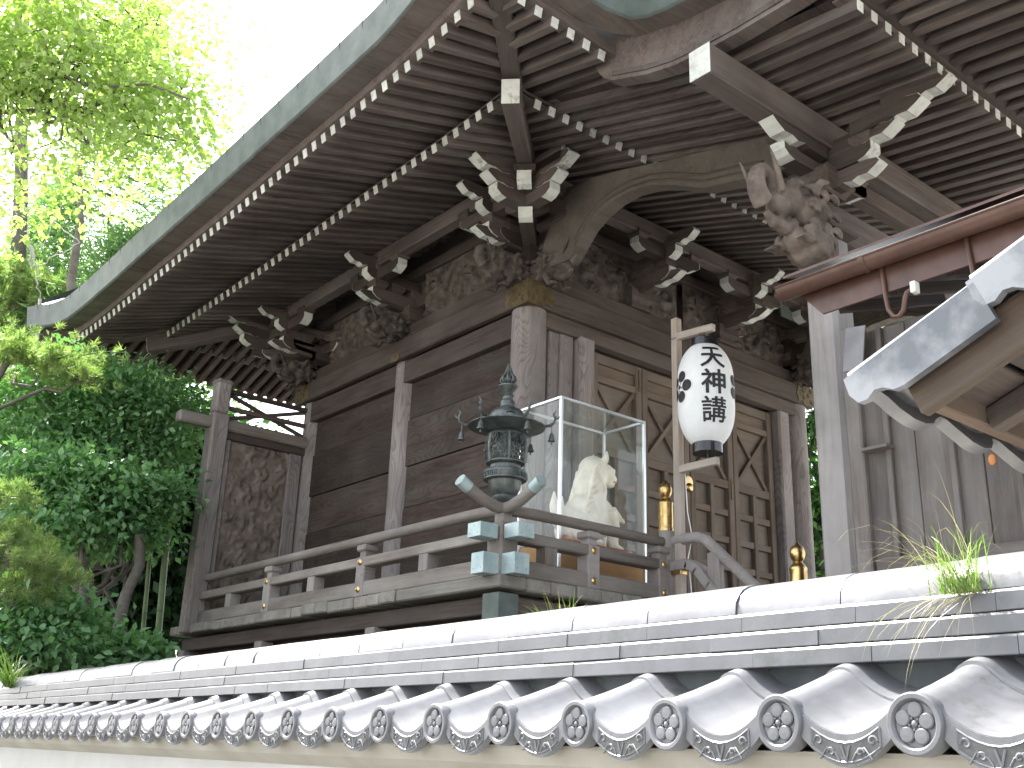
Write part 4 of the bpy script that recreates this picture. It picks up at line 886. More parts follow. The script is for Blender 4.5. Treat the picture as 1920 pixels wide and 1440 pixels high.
def disc_patch(mb, ang0, zc, cx, cz, r, n=18):
    rings = [[(cx, cz)]]+[[(cx+r*f*math.cos(a), cz+r*f*math.sin(a)) for a in np.linspace(0, 2*math.pi, n, endpoint=False)] for f in (.35, .7, 1)]
    vs_ = [q for R_ in rings for q in R_]; fs = [(0, 1+i, 1+(i+1) % n) for i in range(n)]
    for k in range(2): fs += [(1+k*n+i, 1+(k+1)*n+i, 1+(k+1)*n+(i+1) % n, 1+k*n+(i+1) % n) for i in range(n)]
    mb.add(wrap(vs_, ang0, zc, .0045), fs)
for da in (-1.10, 1.55):
    cr = MB()
    for k in range(5): disc_patch(cr, CANG+da, 4.49, .092*math.sin(k*2*math.pi/5+.35), .092*math.cos(k*2*math.pi/5+.35), .05)
    for k in range(5):
        a = (k+.5)*2*math.pi/5; disc_patch(cr, CANG+da, 4.49, .034*math.sin(a), .034*math.cos(a), .007, 8)
    disc_patch(cr, CANG+da, 4.49, 0, 0, .019, 10); obj('plum_crest', cr, INK, PLn)
# ================================================================== boundary wall (frame MW: x away from the lane, y along it)
DWL, SW, P = 1.577, .9676, .265
BW = empty('boundary_wall', (MW @ Vector((1.9, 4, 0))), 'cream plastered boundary wall capped with grey clay tiles bearing plum crests', 'wall')
def wobj(name, mb, mat, par, M=None, sm=False): return obj(name, mb, mat, par, MW @ (M or Matrix.Identity(4)), sm)
S0, S1 = SW-10*P, SW+46*P
wobj('plaster_face', MB().box(1.70, 2.12, S0, S1, -.3, 1.505), PLASTW, BW)
wobj('plaster_cornice', MB().prism([(1.697, 1.50), (1.640, 1.532), (1.622, 1.566), (1.62, 1.574), (2.2, 1.60), (2.2, 1.50)], S0, S1, 'y'), PLAST, BW)
wobj('ridge_core', MB().prism([(1.835, 1.66), (1.835, 1.86), (1.98, 1.86), (1.98, 1.66)], S0, S1, 'y'), TILED, BW)
wobj('back_slope', MB().prism([(1.95, 1.76), (2.25, 1.64), (2.25, 1.62), (1.95, 1.73)], S0, S1, 'y'), TILE, BW)
def prof(s):
    """top surface height across one tile (s from -.2325 to +.0325 about the roundel axis), relative to the roundel centre"""
    if abs(s) <= .034: return math.sqrt(.0455**2-s*s)
    t = (-s-.034)/(P-.068); e = math.sqrt(.0455**2-.034**2)
    return e-(e+.0185)*math.sin(math.pi*t)**.85
ss = list(np.linspace(-(P-.034), -.034, 13))+list(np.linspace(-.034, .034, 9))[1:]
dd = [0, .08, .16, .24, .31]; rise = [0, .024, .051, .079, .104]
mb = MB(); n = len(ss); vs_ = []; fs = []
for d, r in zip(dd, rise): vs_ += [(d, s, prof(s)+r) for s in ss]
for d, r in zip(dd, rise): vs_ += [(d, s, prof(s)+r-.013) for s in ss]
m_ = len(dd)
for j in range(m_-1):
    for i in range(n-1):
        fs.append((j*n+i, j*n+i+1, (j+1)*n+i+1, (j+1)*n+i)); k = m_*n; fs.append((k+j*n+i, k+(j+1)*n+i, k+(j+1)*n+i+1, k+j*n+i+1))
for i in range(n-1):
    fs.append((i, m_*n+i, m_*n+i+1, i+1))
for j in range(m_-1):
    fs.append((j*n, (j+1)*n, m_*n+(j+1)*n, m_*n+j*n)); fs.append((j*n+n-1, m_*n+j*n+n-1, m_*n+(j+1)*n+n-1, (j+1)*n+n-1))
mb.add(vs_, fs)
# hanging eave face under the trough
ps = [s for s in ss if s <= -.034+1e-6]; low = [prof(s)-.040-.012*math.sin(math.pi*(-s-.034)/(P-.068)) for s in ps]
vs_ = []; fs = []
for x in (-.004, .016):
    vs_ += [(x, s, prof(s)-.001) for s in ps]+[(x, s, l) for s, l in zip(ps, low)]
q = len(ps)
for i in range(q-1):
    fs += [(i, i+1, q+i+1, q+i), (2*q+i, 3*q+i, 3*q+i+1, 2*q+i+1), (q+i, q+i+1, 3*q+i+1, 3*q+i), (i, 2*q+i, 2*q+i+1, i+1)]
fs += [(0, q, 3*q, 2*q), (q-1, 3*q-1, 4*q-1, 2*q-1)]
mb.add(vs_, fs); EAVE = mb.mesh('eave_tile', 45)
RY = Matrix.Rotation(rad(-90), 4, 'Y')
rd = MB().lathe([(0, -.001), (.034, -.001), (.036, .003), (.0395, .006), (.046, .006), (.049, .002), (.049, -.03), (.044, -.036)], 30, Matrix.Translation((-.006, 0, 0)) @ RY)
for k in range(5):
    a = k*2*math.pi/5
    rd.lathe([(.0128, 0), (.0128, .003), (.0108, .0048), (0, .0052)], 14, Matrix.Translation((-.006, math.sin(a)*.0215, math.cos(a)*.0215)) @ RY)
    a += math.pi/5; rd.lathe([(.0022, 0), (.0022, .003), (0, .004)], 6, Matrix.Translation((-.006, math.sin(a)*.0092, math.cos(a)*.0092)) @ RY)
rd.lathe([(.0055, 0), (.0055, .003), (.0035, .0048), (0, .005)], 10, Matrix.Translation((-.006, 0, 0)) @ RY)
ROUND = rd.mesh('crest_roundel', 40)
sc = MB(); c0 = -(P)/2
zz = lambda s: prof(s)-.024-.005*math.sin(math.pi*(-s-.034)/(P-.068))
fr = [s for s in np.linspace(c0-.066, c0+.066, 9)]
for o_ in (-.016, .016): sc.tube([(-.005, s, zz(s)+o_*.95) for s in fr], .0022, 4)
for s in (fr[0], fr[-1]): sc.tube([(-.005, s, zz(s)-.015), (-.005, s, zz(s)+.015)], .0022, 4)
for sg in (-1, 1):
    for (cx, R_, cz) in ((.052, .010, .003), (.028, .008, -.004)):
        sc.tube([(-.0055, c0+sg*(cx+R_*(1-t*.85)*math.cos(t*6)), zz(c0+sg*cx)+cz+R_*(1-t*.85)*math.sin(t*6)) for t in np.linspace(0, 1, 12)], .0024, 5)
    sc.tube([(-.0055, c0+sg*.012, zz(c0)-.012), (-.0055, c0+sg*.02, zz(c0)+.0), (-.0055, c0+sg*.036, zz(c0)+.008), (-.0055, c0+sg*.05, zz(c0)-.010)], .002, 5)
    sc.tube([(-.0055, c0, zz(c0)-.013), (-.0055, c0+sg*.008, zz(c0)+.012)], .0025, 5)
SCROLL = sc.mesh('vine_relief', 60)
rec = MB(); vs_ = []; fs = []
for s in fr: vs_ += [(-.0052, s, zz(s)-.0155), (-.0052, s, zz(s)+.0155)]
for s in fr: vs_ += [(-.0035, s, zz(s)-.0155), (-.0035, s, zz(s)+.0155)]
for i in range(8): fs += [(2*i, 2*i+1, 2*i+3, 2*i+2)]
RECESS = rec.add(vs_, fs).mesh('relief_ground')
for me, mt in ((EAVE, TILE), (ROUND, TILE), (SCROLL, TILE), (RECESS, TILER)): me.materials.append(mt)
for k in range(-7, 44):
    jz, jd = random.uniform(-.0015, .0015), random.uniform(-.003, .003)
    M = Matrix.Translation((DWL+jd, SW+k*P, 1.6185+jz)) @ Matrix.Rotation(random.uniform(-.006, .006), 4, 'Z') @ Matrix.Rotation(random.uniform(-.006, .006), 4, 'X')
    t = wobj('eave_tile', EAVE, None, BW, M)
    wobj('crest_roundel', ROUND, None, t, M @ Matrix.Rotation(random.uniform(-.12, .12), 4, 'X'))
    wobj('vine_relief', SCROLL, None, t, M); wobj('relief_ground', RECESS, None, t, M)
# upper course pan tiles, partly under the ridge
UP = MB(); UP.add([(d, s, prof(s)+r+.007) for d, r in ((.185, .059), (.33, .110)) for s in ss], [(i, i+1, n+i+1, n+i) for i in range(n-1)])
UP.add([(d, s, prof(s)+r) for d, r in ((.185, .0595), (.33, .110)) for s in ss], [(i, i+1, n+i+1, n+i) for i in range(n-1)])
UP.add([(.185, s, prof(s)+.059+h) for h in (.0, .007) for s in ss], [(i, i+1, n+i+1, n+i) for i in range(n-1)])
UPM = UP.mesh('pan_tile', 45); UPM.materials.append(TILE)
for k in range(-7, 44): wobj('pan_tile', UPM, None, BW, Matrix.Translation((DWL, SW+k*P, 1.6185+random.uniform(-.001, .001))))
# ridge: three courses of flat tiles and round caps
def noshi_mesh(L, h, w): 
    pr_ = [(.0, 0), (-.0128, .0), (-.014, .0015), (-.0125, h-.006), (-.009, h-.001), (.0, h), (w, h+.002), (w, 0)]
    return MB().prism(pr_, 0, L, 'y').mesh('ridge_tile')
for c, (z0, z1, dfr, off) in enumerate(((1.738, 1.7745, 1.798, .05), (1.7755, 1.812, 1.803, .17), (1.813, 1.851, 1.808, .085))):
    me = noshi_mesh(P*1.06-.0012, z1-z0, .19); me.materials.append(TILEN); s = S0+off
    while s < S1-.3:
        wobj('ridge_tile', me, None, BW, Matrix.Translation((dfr+random.uniform(-.0012, .0012), s, z0+random.uniform(-.0004, .0004))) @ Matrix.Rotation(random.uniform(-.003, .003), 4, 'Z')); s += P*1.06
capp = []
for i in range(13):
    a = math.pi*i/12; capp.append((-.098*math.cos(a), .075*math.sin(a)**.8))
mb = MB(); L = P
for (s0, s1, k) in ((0, L-.0025, 1.0),):
    vs_ = []; fs = []
    for s, kk in ((s0, k), (s1, k*.99)): vs_ += [(x*kk, s, z*kk) for x, z in capp]
    for i in range(12): fs.append((i, i+1, 14+i, 13+i))
    fs += [tuple(range(13)), tuple(range(13, 26))]; mb.add(vs_, fs)
CAPM = mb.mesh('ridge_cap_tile', 50); CAPM.materials.append(TILE)
k = 0; s = S0
while s < S1-.3:
    wobj('ridge_cap_tile', CAPM, None, BW, Matrix.Translation((1.905+random.uniform(-.003, .003), s+.02, 1.852+random.uniform(-.002, .002))) @ Matrix.Rotation(random.uniform(-.008, .008), 4, 'Z')); s += P
# ================================================================== grass on the ridge
def blades(n, L0, L1, spread, droop, w, seed, up=1.0, bias=(0, 0, 0)):
    r = random.Random(seed); mb = MB()
    for _ in range(n):
        a = r.uniform(0, 6.283); L = r.uniform(L0, L1); ln = r.random()**.7*spread; d = Vector((math.cos(a), math.sin(a), 0)); base = Vector((r.gauss(0, .014), r.gauss(0, .02), 0))
        pts = []; v = (Vector((0, 0, up))+d*ln+Vector(bias)).normalized(); p_ = base.copy(); st_ = L/6; dr = droop*r.uniform(.5, 1.5)
        for i in range(7):
            pts.append(p_.copy()); p_ += v*st_; v = (v+Vector((0, 0, -dr*(i+1)/6))).normalized()
        sd_ = Vector((-d.y, d.x, 0)); vs_ = []; fs = []
        for i, q in enumerate(pts):
            ww = w*(1-(i/6)**2*.95); vs_ += [q-sd_*ww, q+sd_*ww]
        for i in range(6): fs.append((2*i, 2*i+1, 2*i+3, 2*i+2))
        mb.add(vs_, fs)
    return mb
def tuft(label, s, d, z, parts):
    base = MW @ Vector((d, s, z)); e = empty('grass_tuft', base, label, 'grass tuft', 'grass growing on the wall ridge')
    for nm, mb, mt in parts:
        me = mb.mesh(nm, fix=False); at = me.attributes.new('tone', 'FLOAT', 'POINT'); at.data.foreach_set('value', rng.random(len(me.vertices)).astype(np.float32))
        tag(obj(nm, me, mt, e, Matrix.Translation(base) @ Matrix.Rotation(WY, 4, 'Z')), kind='stuff')
tuft('bright grass tuft on the ridge below the railing corner', 2.29, 1.985, 1.845, [('green_blades', blades(130, .06, .17, 1.1, .35, .0011, 1), GRASSM), ('dry_blades', blades(26, .1, .2, 1.5, .5, .0008, 2), STRAW)])
tuft('green grass tuft with dry stems trailing down the tile ridge', .985, 1.79, 1.847, [('green_blades', blades(100, .05, .145, .85, .42, .0012, 3, bias=(-.2, .1, .1)), GRASSM), ('dry_blades', blades(44, .12, .27, 1.5, .75, .0008, 4, bias=(-.2, .55, .25)), STRAW), ('hanging_stems', blades(30, .08, .21, .9, .5, .0007, 5, up=-.1, bias=(-.55, .3, -.1)), STRAW)])
tuft('yellowish grass tuft on the far left end of the ridge', 7.35, 1.79, 1.85, [('green_blades', blades(150, .12, .32, 1.2, .4, .003, 6, bias=(-.3, 0, 0)), GRASSM)])
# ================================================================== tiled gate roof at the right
GX, GY, GZ, GS = -3.815, -5.735, 2.424, .40
GT = empty('side_gate', (-3.2, -6.7, 0), 'small gate roof edge with grey verge tiles over a red-brown bargeboard', 'gate')
def sl(y): return GZ+(GY-y)*GS
TLn = .345
def vprof():
    top = [(0, 0), (.004, .012), (.015, .018), (.05, .018), (.085, .008), (.12, -.016), (.17, -.034), (.22, -.036), (.27, -.022), (.30, .002)]
    return top
def verge_mesh():
    mb = MB(); top = vprof(); th = .016; vs_ = []; fs = []
    for y in (0, -TLn-.05):
        vs_ += [(x, y, z) for x, z in top]+[(x, y, z-th) for x, z in top]
    m = len(top); q = 2*m
    for i in range(m-1): fs += [(i, i+1, q+i+1, q+i), (m+i, q+m+i, q+m+i+1, m+i+1), (i, m+i, m+i+1, i+1), (q+i, q+i+1, q+m+i+1, q+m+i)]
    mb.add(vs_, fs)
    fl_ = [(.012, .0), (.016, -.045), (.004, -.074), (-.02, -.080), (-.045, -.070), (-.065, -.078), (-.085, -.098), (-.11, -.104), (-TLn-.01, -.10), (-TLn-.01, .006)]
    mb.prism(fl_, -.003, .02, 'x'); return mb.mesh('verge_tile', 40)
def lip(top):
    mb = MB(); m = len(top); vs_ = [(x, y, z-dz) for y in (.002, -.03) for dz in (.0, .062) for x, z in top]; fs = []
    for i in range(m-1): fs += [(i, i+1, m+i+1, m+i), (2*m+i, 3*m+i, 3*m+i+1, 2*m+i+1), (m+i, m+i+1, 3*m+i+1, 3*m+i), (i, 2*m+i, 2*m+i+1, i+1)]
    fs += [(0, m, 3*m, 2*m), (m-1, 3*m-1, 4*m-1, 2*m-1)]
    me = mb.add(vs_, fs).mesh('eave_lip', 40); me.materials.append(TILE); return me
VT = verge_mesh(); VT.materials.append(GLAZE)
def pan_mesh():
    mb = MB(); top = [(0, .0), (.03, .015), (.06, .012), (.1, -.010), (.15, -.034), (.2, -.04), (.25, -.028), (.285, .0)]; th = .016; vs_ = []; fs = []
    for y in (0, -TLn-.05): vs_ += [(x, y, z) for x, z in top]+[(x, y, z-th) for x, z in top]
    m = len(top); q = 2*m
    for i in range(m-1): fs += [(i, i+1, q+i+1, q+i), (m+i, q+m+i, q+m+i+1, m+i+1), (i, m+i, m+i+1, i+1), (q+i, q+i+1, q+m+i+1, q+m+i)]
    return mb.add(vs_, fs).mesh('pan_tile', 40)
PT = pan_mesh(); PT.materials.append(TILE)
LV = lip(vprof()[3:]); LPN = lip([(0, .0), (.03, .015), (.06, .012), (.1, -.010), (.15, -.034), (.2, -.04), (.25, -.028), (.285, .0)])
tilt = Matrix.Rotation(-math.atan(GS), 4, 'X')
for r_ in range(4):
    y = GY-r_*TLn*.93; M = Matrix.Translation((GX-.012*0, y, sl(y)+.018*(r_ > 0))) @ tilt
    vt_ = obj('verge_tile', VT, None, GT, M)
    if r_ == 0: obj('eave_lip', LV, None, vt_, M)
    for c in range(4):
        Mp = Matrix.Translation((GX+.30+.27*c, y, sl(y)+.018*(r_ > 0))) @ tilt; pt_ = obj('pan_tile', PT, None, GT, Mp)
        if r_ == 0: obj('eave_lip', LPN, None, pt_, Mp)
bx = GX+.06
beam('bargeboard', (bx, GY-.13, sl(GY-.13)-.115), (bx, GY-1.6, sl(GY-1.6)-.115), .035, .115, W_BARGE, GT, .004)
for i in range(9): beam('soffit_board', (bx+.03, GY-.2-.145*i, sl(GY-.2-.145*i)-.085), (bx+1.2, GY-.2-.145*i, sl(GY-.2-.145*i)-.085),   .14, .02, W_DARK, GT, .003, up=(0, .4, 1))
beam('eave_batten', (bx+.02, GY-.14, sl(GY-.14)-.10), (bx+1.2, GY-.14, sl(GY-.14)-.10), .04, .07, W_BARGE, GT, .004)
for x in (bx+.3, bx+.75): beam('rafter', (x, GY-.16, sl(GY-.16)-.13), (x, GY-1.6, sl(GY-1.6)-.13), .05, .06, W_DARK, GT, .004)
beam('gate_purlin', (bx+.06, GY-1.2, sl(GY-1.2)-.24), (bx+1.2, GY-1.2, sl(GY-1.2)-.24), .12, .15, W_BARGE, GT, .006)
beam('gate_post', (bx+.5, GY-1.2, .0), (bx+.5, GY-1.2, sl(GY-1.2)-.31), .16, .16, W_BARGE, GT, .01)
beam('gate_post', (bx+.95, GY-1.2, .0), (bx+.95, GY-1.2, sl(GY-1.2)-.31), .16, .16, W_BARGE, GT, .01)
# ================================================================== plank-walled annex with brown gutter
AN = empty('annex_building', (-.3, -6, 1.0), 'annex with grey vertical plank wall and brown metal eave gutter', 'building')
AX = -.5; y = -3.74; k = 0
while y > -8.6:
    w_ = random.choice((.13, .16, .19, .22)); dx = random.uniform(-.008, .008)
    beam('wall_plank', (AX+dx, y-w_/2, 1.0), (AX+dx, y-w_/2, 4.05), w_-.008, .03, W_FENCE, AN, .004, up=(1, 0, 0))
    if k % 2 == 0: beam('batten', (AX-.03, y-w_, 1.0), (AX-.03, y-w_, 4.05), .035, .03, W_FENCE, AN, .004, up=(1, 0, 0))
    y -= w_; k += 1
beam('sill_rail', (AX-.045, -3.78, 2.62), (AX-.045, -8.5, 2.62), .04, .09, W_FENCE, AN, .005)
beam('corner_post', (AX-.01, -3.70, 1.0), (AX-.01, -3.70, 4.1), .1, .1, W_FENCE, AN, .01)
beam('niche_shelf', (AX-.05, -3.76, 3.30), (AX-.05, -3.93, 3.30), .1, .02, W_FENCE, AN, .003)
obj('wood_knot', MB().ball((AX-.018, -4.485, 3.12), (.008, .022, .032), None, 12, 8), plain('orange_knot', (.35, .11, .03), (.55, .24, .08), .6, 0, 30, .2), AN, None, True)
beam('metal_gusset', (AX-.1, -3.705, 3.94), (AX-.1, -3.84, 3.92), .012, .28, DARKM, AN, .002)
obj('annex_wall_back', MB().box(AX+.03, 1.2, -8.6, -3.8, 1.0, 4.0), W_DARK, AN)
gp = MB(); vs_ = []; fs = []; GR = .056
for y in (-3.92, -8.6):
    for i in range(11):
        a = math.pi+math.pi*i/10; vs_.append((-1.5+GR*math.cos(a), y, 3.975+GR*math.sin(a)))
    for i in range(11):
        a = 2*math.pi-math.pi*i/10; vs_.append((-1.5+(GR-.005)*math.cos(a), y, 3.975+(GR-.005)*math.sin(a)))
for i in range(22): fs.append((i, (i+1) % 22, 22+(i+1) % 22, 22+i))
gp.add(vs_, fs); gp.tube([(-1.5-GR, -3.915, 3.98), (-1.5-GR, -8.6, 3.98)], .008, 6)
gp.prism([(-1.5+GR*math.cos(math.pi+math.pi*i/10), 3.975+GR*math.sin(math.pi+math.pi*i/10)) for i in range(11)], -3.92, -3.915, 'y')
gu = obj('gutter', gp, GUTTER, AN, None, 35)
obj('gutter_joint', MB().lathe([(.06, 0), (.062, .002), (.062, .03), (.06, .032)], 20, Matrix.Translation((-1.5, -4.42, 3.975)) @ Matrix.Rotation(rad(90), 4, 'X'), math.pi, 2*math.pi), GUTTER, gu)
obj('fascia_board', MB().prism([(-3.99, 3.95), (-4.12, 3.80), (-8.6, 3.80), (-8.6, 3.95)], -1.44, -1.425, 'x'), GUTTER, AN)
obj('eave_sheet', MB().prism([(-1.53, 4.03), (-1.53, 4.045), (.9, 5.0), (.9, 4.97)], -3.95, -8.6, 'y'), GUTTER, AN)
obj('eave_underside', MB().prism([(-1.42, 3.87), (-1.42, 3.90), (.9, 4.72), (.9, 4.69)], -4.1, -8.6, 'y'), W_SHADE, AN)
for y in [-4.2-.3*i for i in range(14)]: beam('eave_rafter', (-1.38, y, 3.83), (-.3, y, 4.21), .045, .06, W_SHADE, AN, .004)
def hook(y):
    x = -1.45; b_ = obj('gutter_hook', MB().tube([(x, y, 3.96), (x, y-.008, 3.80), (x, y-.02, 3.70), (x, y-.045, 3.655), (x, y-.075, 3.65), (x, y-.10, 3.675), (x, y-.112, 3.73), (x, y-.125, 3.76), (x, y-.16, 3.77)], .013, 8), GUTTER, AN, None, 50)
    obj('white_block', MB().cbox(x-.025, x+.02, y-.185, y-.155, 3.74, 3.80, .004), WHITE, b_)
hook(-4.484); obj('gutter_strap', MB().tube([(-1.452, -4.93, 3.99), (-1.452, -4.95, 3.72)], .012, 8), GUTTER, AN)
# ================================================================== vegetation
def leaf_mesh(name, pos, dirs, nrm, L, Wd, tone, fold=.18, shape='leaf'):
    """pos, dirs, nrm (N,3): leaf base, direction and approximate normal; returns one mesh of folded rhombic leaves"""
    N = len(pos); side = np.cross(dirs, nrm); side /= np.linalg.norm(side, axis=1, keepdims=True)+1e-9
    nn = np.cross(side, dirs); L = L[:, None]; Wd = Wd[:, None]
    v = np.empty((N, 4, 3), np.float32)
    v[:, 0] = pos; v[:, 1] = pos+dirs*L*.45-side*Wd+nn*Wd*fold; v[:, 2] = pos+dirs*L-nn*L*.12; v[:, 3] = pos+dirs*L*.45+side*Wd+nn*Wd*fold
    me = bpy.data.meshes.new(name); me.vertices.add(N*4); me.vertices.foreach_set('co', v.reshape(-1))
    idx = np.arange(N*4, dtype=np.int32).reshape(N, 4); tri = np.stack([idx[:, [0, 1, 2]], idx[:, [0, 2, 3]]], 1).reshape(-1)
    me.loops.add(N*6); me.loops.foreach_set('vertex_index', tri); me.polygons.add(N*2)
    me.polygons.foreach_set('loop_start', np.arange(0, N*6, 3, dtype=np.int32)); me.polygons.foreach_set('loop_total', np.full(N*2, 3, np.int32))
    me.update(); at = me.attributes.new('tone', 'FLOAT', 'POINT'); at.data.foreach_set('value', np.repeat(tone, 4).astype(np.float32)); me.validate(); return me
def unit(a): return a/(np.linalg.norm(a, axis=-1, keepdims=True)+1e-9)
def crown_points(blobs, nclump, r):
    """clump centres on and inside the shells of ellipsoidal blobs: (c, radii, weight)"""
    w = np.array([b[2] for b in blobs], float); w /= w.sum(); ix = r.choice(len(blobs), nclump, p=w)
    u = unit(r.normal(size=(nclump, 3))); rr = (.45+.55*r.random(nclump)**.5)
    c = np.array([b[0] for b in blobs])[ix]; R_ = np.array([b[1] for b in blobs])[ix]
    return c+u*R_*rr[:, None]*(1+.22*r.normal(size=(nclump, 1))*.6), u
def ray_at(u, v, t):
    return CAM + (Fv+Rv*((u-960)/FPX)-Uv*((v-720)/FPX))*t
def pxsize(t): return t/FPX
def limb(mb, p0, p1, r0, r1, wob, seed, n=7):
    r = random.Random(seed); p0, p1 = Vector(p0), Vector(p1); L = (p1-p0).length; pts = []
    for i in range(n+1):
        f = i/n; q = p0.lerp(p1, f)
        if 0 < i < n: q += Vector((r.gauss(0, wob), r.gauss(0, wob), r.gauss(0, wob)))*L
        pts.append(q)
    mb.tube(pts, [r0+(r1-r0)*i/n for i in range(n+1)], 8); return pts
def broadleaf(name, label, base, blobs, nclump, per, clump_r, leafL, mat, seed, trunk_r=.15, limbs=8, group=None, droop=-.25, twig=True, cat='tree', wide=.36, via=None):
    r = np.random.default_rng(seed); e = empty(name, base, label, cat, group)
    c, u = crown_points(blobs, nclump, r)
    pos = np.repeat(c, per, 0)+r.normal(size=(nclump*per, 3))*clump_r*np.array([1, 1, .55]); uu = np.repeat(u, per, 0)
    d = unit(uu*.7+r.normal(size=pos.shape)*.75+np.array([0, 0, droop])); nr = unit(np.array([0, 0, 1.])+r.normal(size=pos.shape)*.45+uu*.3)
    ct = np.repeat(r.random(nclump), per)*.65+r.random(len(pos))*.35; L = leafL*(.65+.7*r.random(len(pos)))
    tag(obj('crown', leaf_mesh('crown', pos, d, nr, L, L*wide*.5*1.2, ct), mat, e), kind='stuff')
    mb = MB(); top = Vector(np.mean([b[0] for b in blobs], 0)); R_ = random.Random(seed)
    pts = limb(mb, base, top, trunk_r, trunk_r*.35, .02, seed) if via is None else limb(mb, base, via, trunk_r, trunk_r*.8, .01, seed)[-2:]+limb(mb, via, top, trunk_r*.8, trunk_r*.3, .02, seed+1)
    for i in range(limbs):
        b = blobs[i % len(blobs)]; q = Vector(b[0])+Vector([R_.gauss(0, .45)*x for x in b[1]]); s_ = pts[R_.randrange(2, len(pts)-1)]
        lp = limb(mb, s_, q, trunk_r*.35, .012, .05, seed*31+i)
        for j in range(3):
            q2 = Vector(c[R_.randrange(nclump)]); 
            if (q2-lp[-2]).length < 2.5: limb(mb, lp[R_.randrange(2, len(lp))], q2, .014, .005, .05, seed*77+i*5+j, 5)
    obj('trunk', mb, BARK, e, None, 60); return e
def gnd(p): return (p.x, p.y, 1.0)
def B_(u, v, t, ru, rv, rd, w=1):
    """blob seen around pixel (u, v) at range t, radii in pixels across and up and metres deep"""
    return (np.array(ray_at(u, v, t)), np.array([ru*pxsize(t), max(rd, ru*pxsize(t)*.6), rv*pxsize(t)]), w*ru*rv)
# bright leafy tree over the roof end
t1 = 11.5
broadleaf('leafy_tree', 'tall sunlit yellow-green tree overhanging the top left', gnd(ray_at(-420, 300, 12)), [B_(60, 30, t1, 120, 80, .8), B_(200, 40, t1+.5, 110, 70, .8), B_(120, 150, t1, 130, 50, .7), B_(260, 140, t1+.4, 100, 55, .7), B_(330, 210, t1+.3, 70, 45, .6), B_(350, 290, t1+.3, 55, 35, .5), B_(220, 240, t1, 90, 35, .6), B_(90, 250, t1, 80, 30, .6, .5), B_(-60, 120, t1, 120, 110, .8), B_(320, 40, t1+.8, 60, 60, .5, .5), B_(395, 110, t1+.8, 30, 80, .4, .25), B_(120, 325, t1, 120, 40, .6, .55), B_(40, 395, t1, 80, 45, .6, .55), B_(230, 350, t1+.3, 60, 30, .5, .4)], 690, 22, .24, .078, LEAF_Y, 3, .10, 8, 'trees behind the hall', wide=.62, via=ray_at(-300, 130, 11.8))
# conifers beyond
def conifer(label, u, v0, v1, t, Rb, n, seed, mat=CEDAR):
    r = np.random.default_rng(seed); base = Vector(gnd(ray_at(u, 1200, t))); top = ray_at(u, v0, t); H = top.z-1.0; low = (ray_at(u, v1, t).z-1.0)/H
    e = empty('cedar_tree', base, label, 'tree', 'trees behind the hall'); f = low+(1-low)*r.random(n)**1.1; a = r.random(n)*6.283; rad_ = Rb*(1.02-f)/(1-low)*(.35+.65*r.random(n)**.6)
    c = np.stack([base.x+np.cos(a)*rad_, base.y+np.sin(a)*rad_, 1.0+H*f-.22*rad_], 1); per = 34
    out = np.stack([np.cos(a), np.sin(a), -.1+0*a], 1); pos = np.repeat(c, per, 0)+r.normal(size=(n*per, 3))*np.array([.2, .2, .09]); d = unit(np.repeat(out, per, 0)+r.normal(size=pos.shape)*.55+np.array([0, 0, .1]))
    nr = unit(r.normal(size=pos.shape)+np.array([0, 0, .6])); L = .13*(.6+.8*r.random(len(pos)))
    tag(obj('crown', leaf_mesh('crown', pos, d, nr, L, L*.10, np.repeat(r.random(n), per)*.7+r.random(len(pos))*.3), mat, e), kind='stuff')
    mb = MB(); limb(mb, base, top, .2, .03, .004, seed, 10); R_ = random.Random(seed)
    for i in range(34):
        k = R_.randrange(n); q = Vector(c[k]); limb(mb, (base.x, base.y, q.z+.15), q, .03, .006, .04, seed*9+i, 5)
    obj('trunk', mb, BARK, e, None, 60)
conifer('slender cedar with brown trunk behind the leafy tree at far left', 62, -350, 420, 15.5, 1.4, 420, 5)
conifer('cedar with bare grey twigs standing left of the roof tip', 150, 300, 600, 14.5, 1.7, 520, 6)
conifer('dark cedar at the left edge behind the pine', -50, 180, 700, 16, 1.7, 420, 7)
# dead grey branches
db = MB(); R_ = random.Random(4); o0 = ray_at(55, 430, 9.5)
for i, (u0, v0, u1, v1, w0) in enumerate(((60, 500, 50, 400, .016), (50, 400, 95, 340, .012), (50, 400, 10, 270, .011), (70, 500, 150, 455, .009), (95, 410, 150, 455, .008), (60, 460, 75, 560, .016), (30, 290, 0, 275, .008), (75, 470, 120, 380, .006), (40, 350, 0, 380, .008))):
    limb(db, ray_at(u0, v0, 13.5), ray_at(u1, v1, 13.5+R_.uniform(-.4, .4)), w0, .004, .018, 40+i, 10)
limb(db, ray_at(75, 560, 13.5), gnd(ray_at(80, 1200, 13.6)), .022, .035, .004, 60, 10)
tag(obj('dead_sapling', db, plain('bleached_twig', (.36, .34, .34), (.52, .50, .50), .8), None, None, 60), 'bare bleached sapling with crooked twigs in front of the cedars', 'sapling')
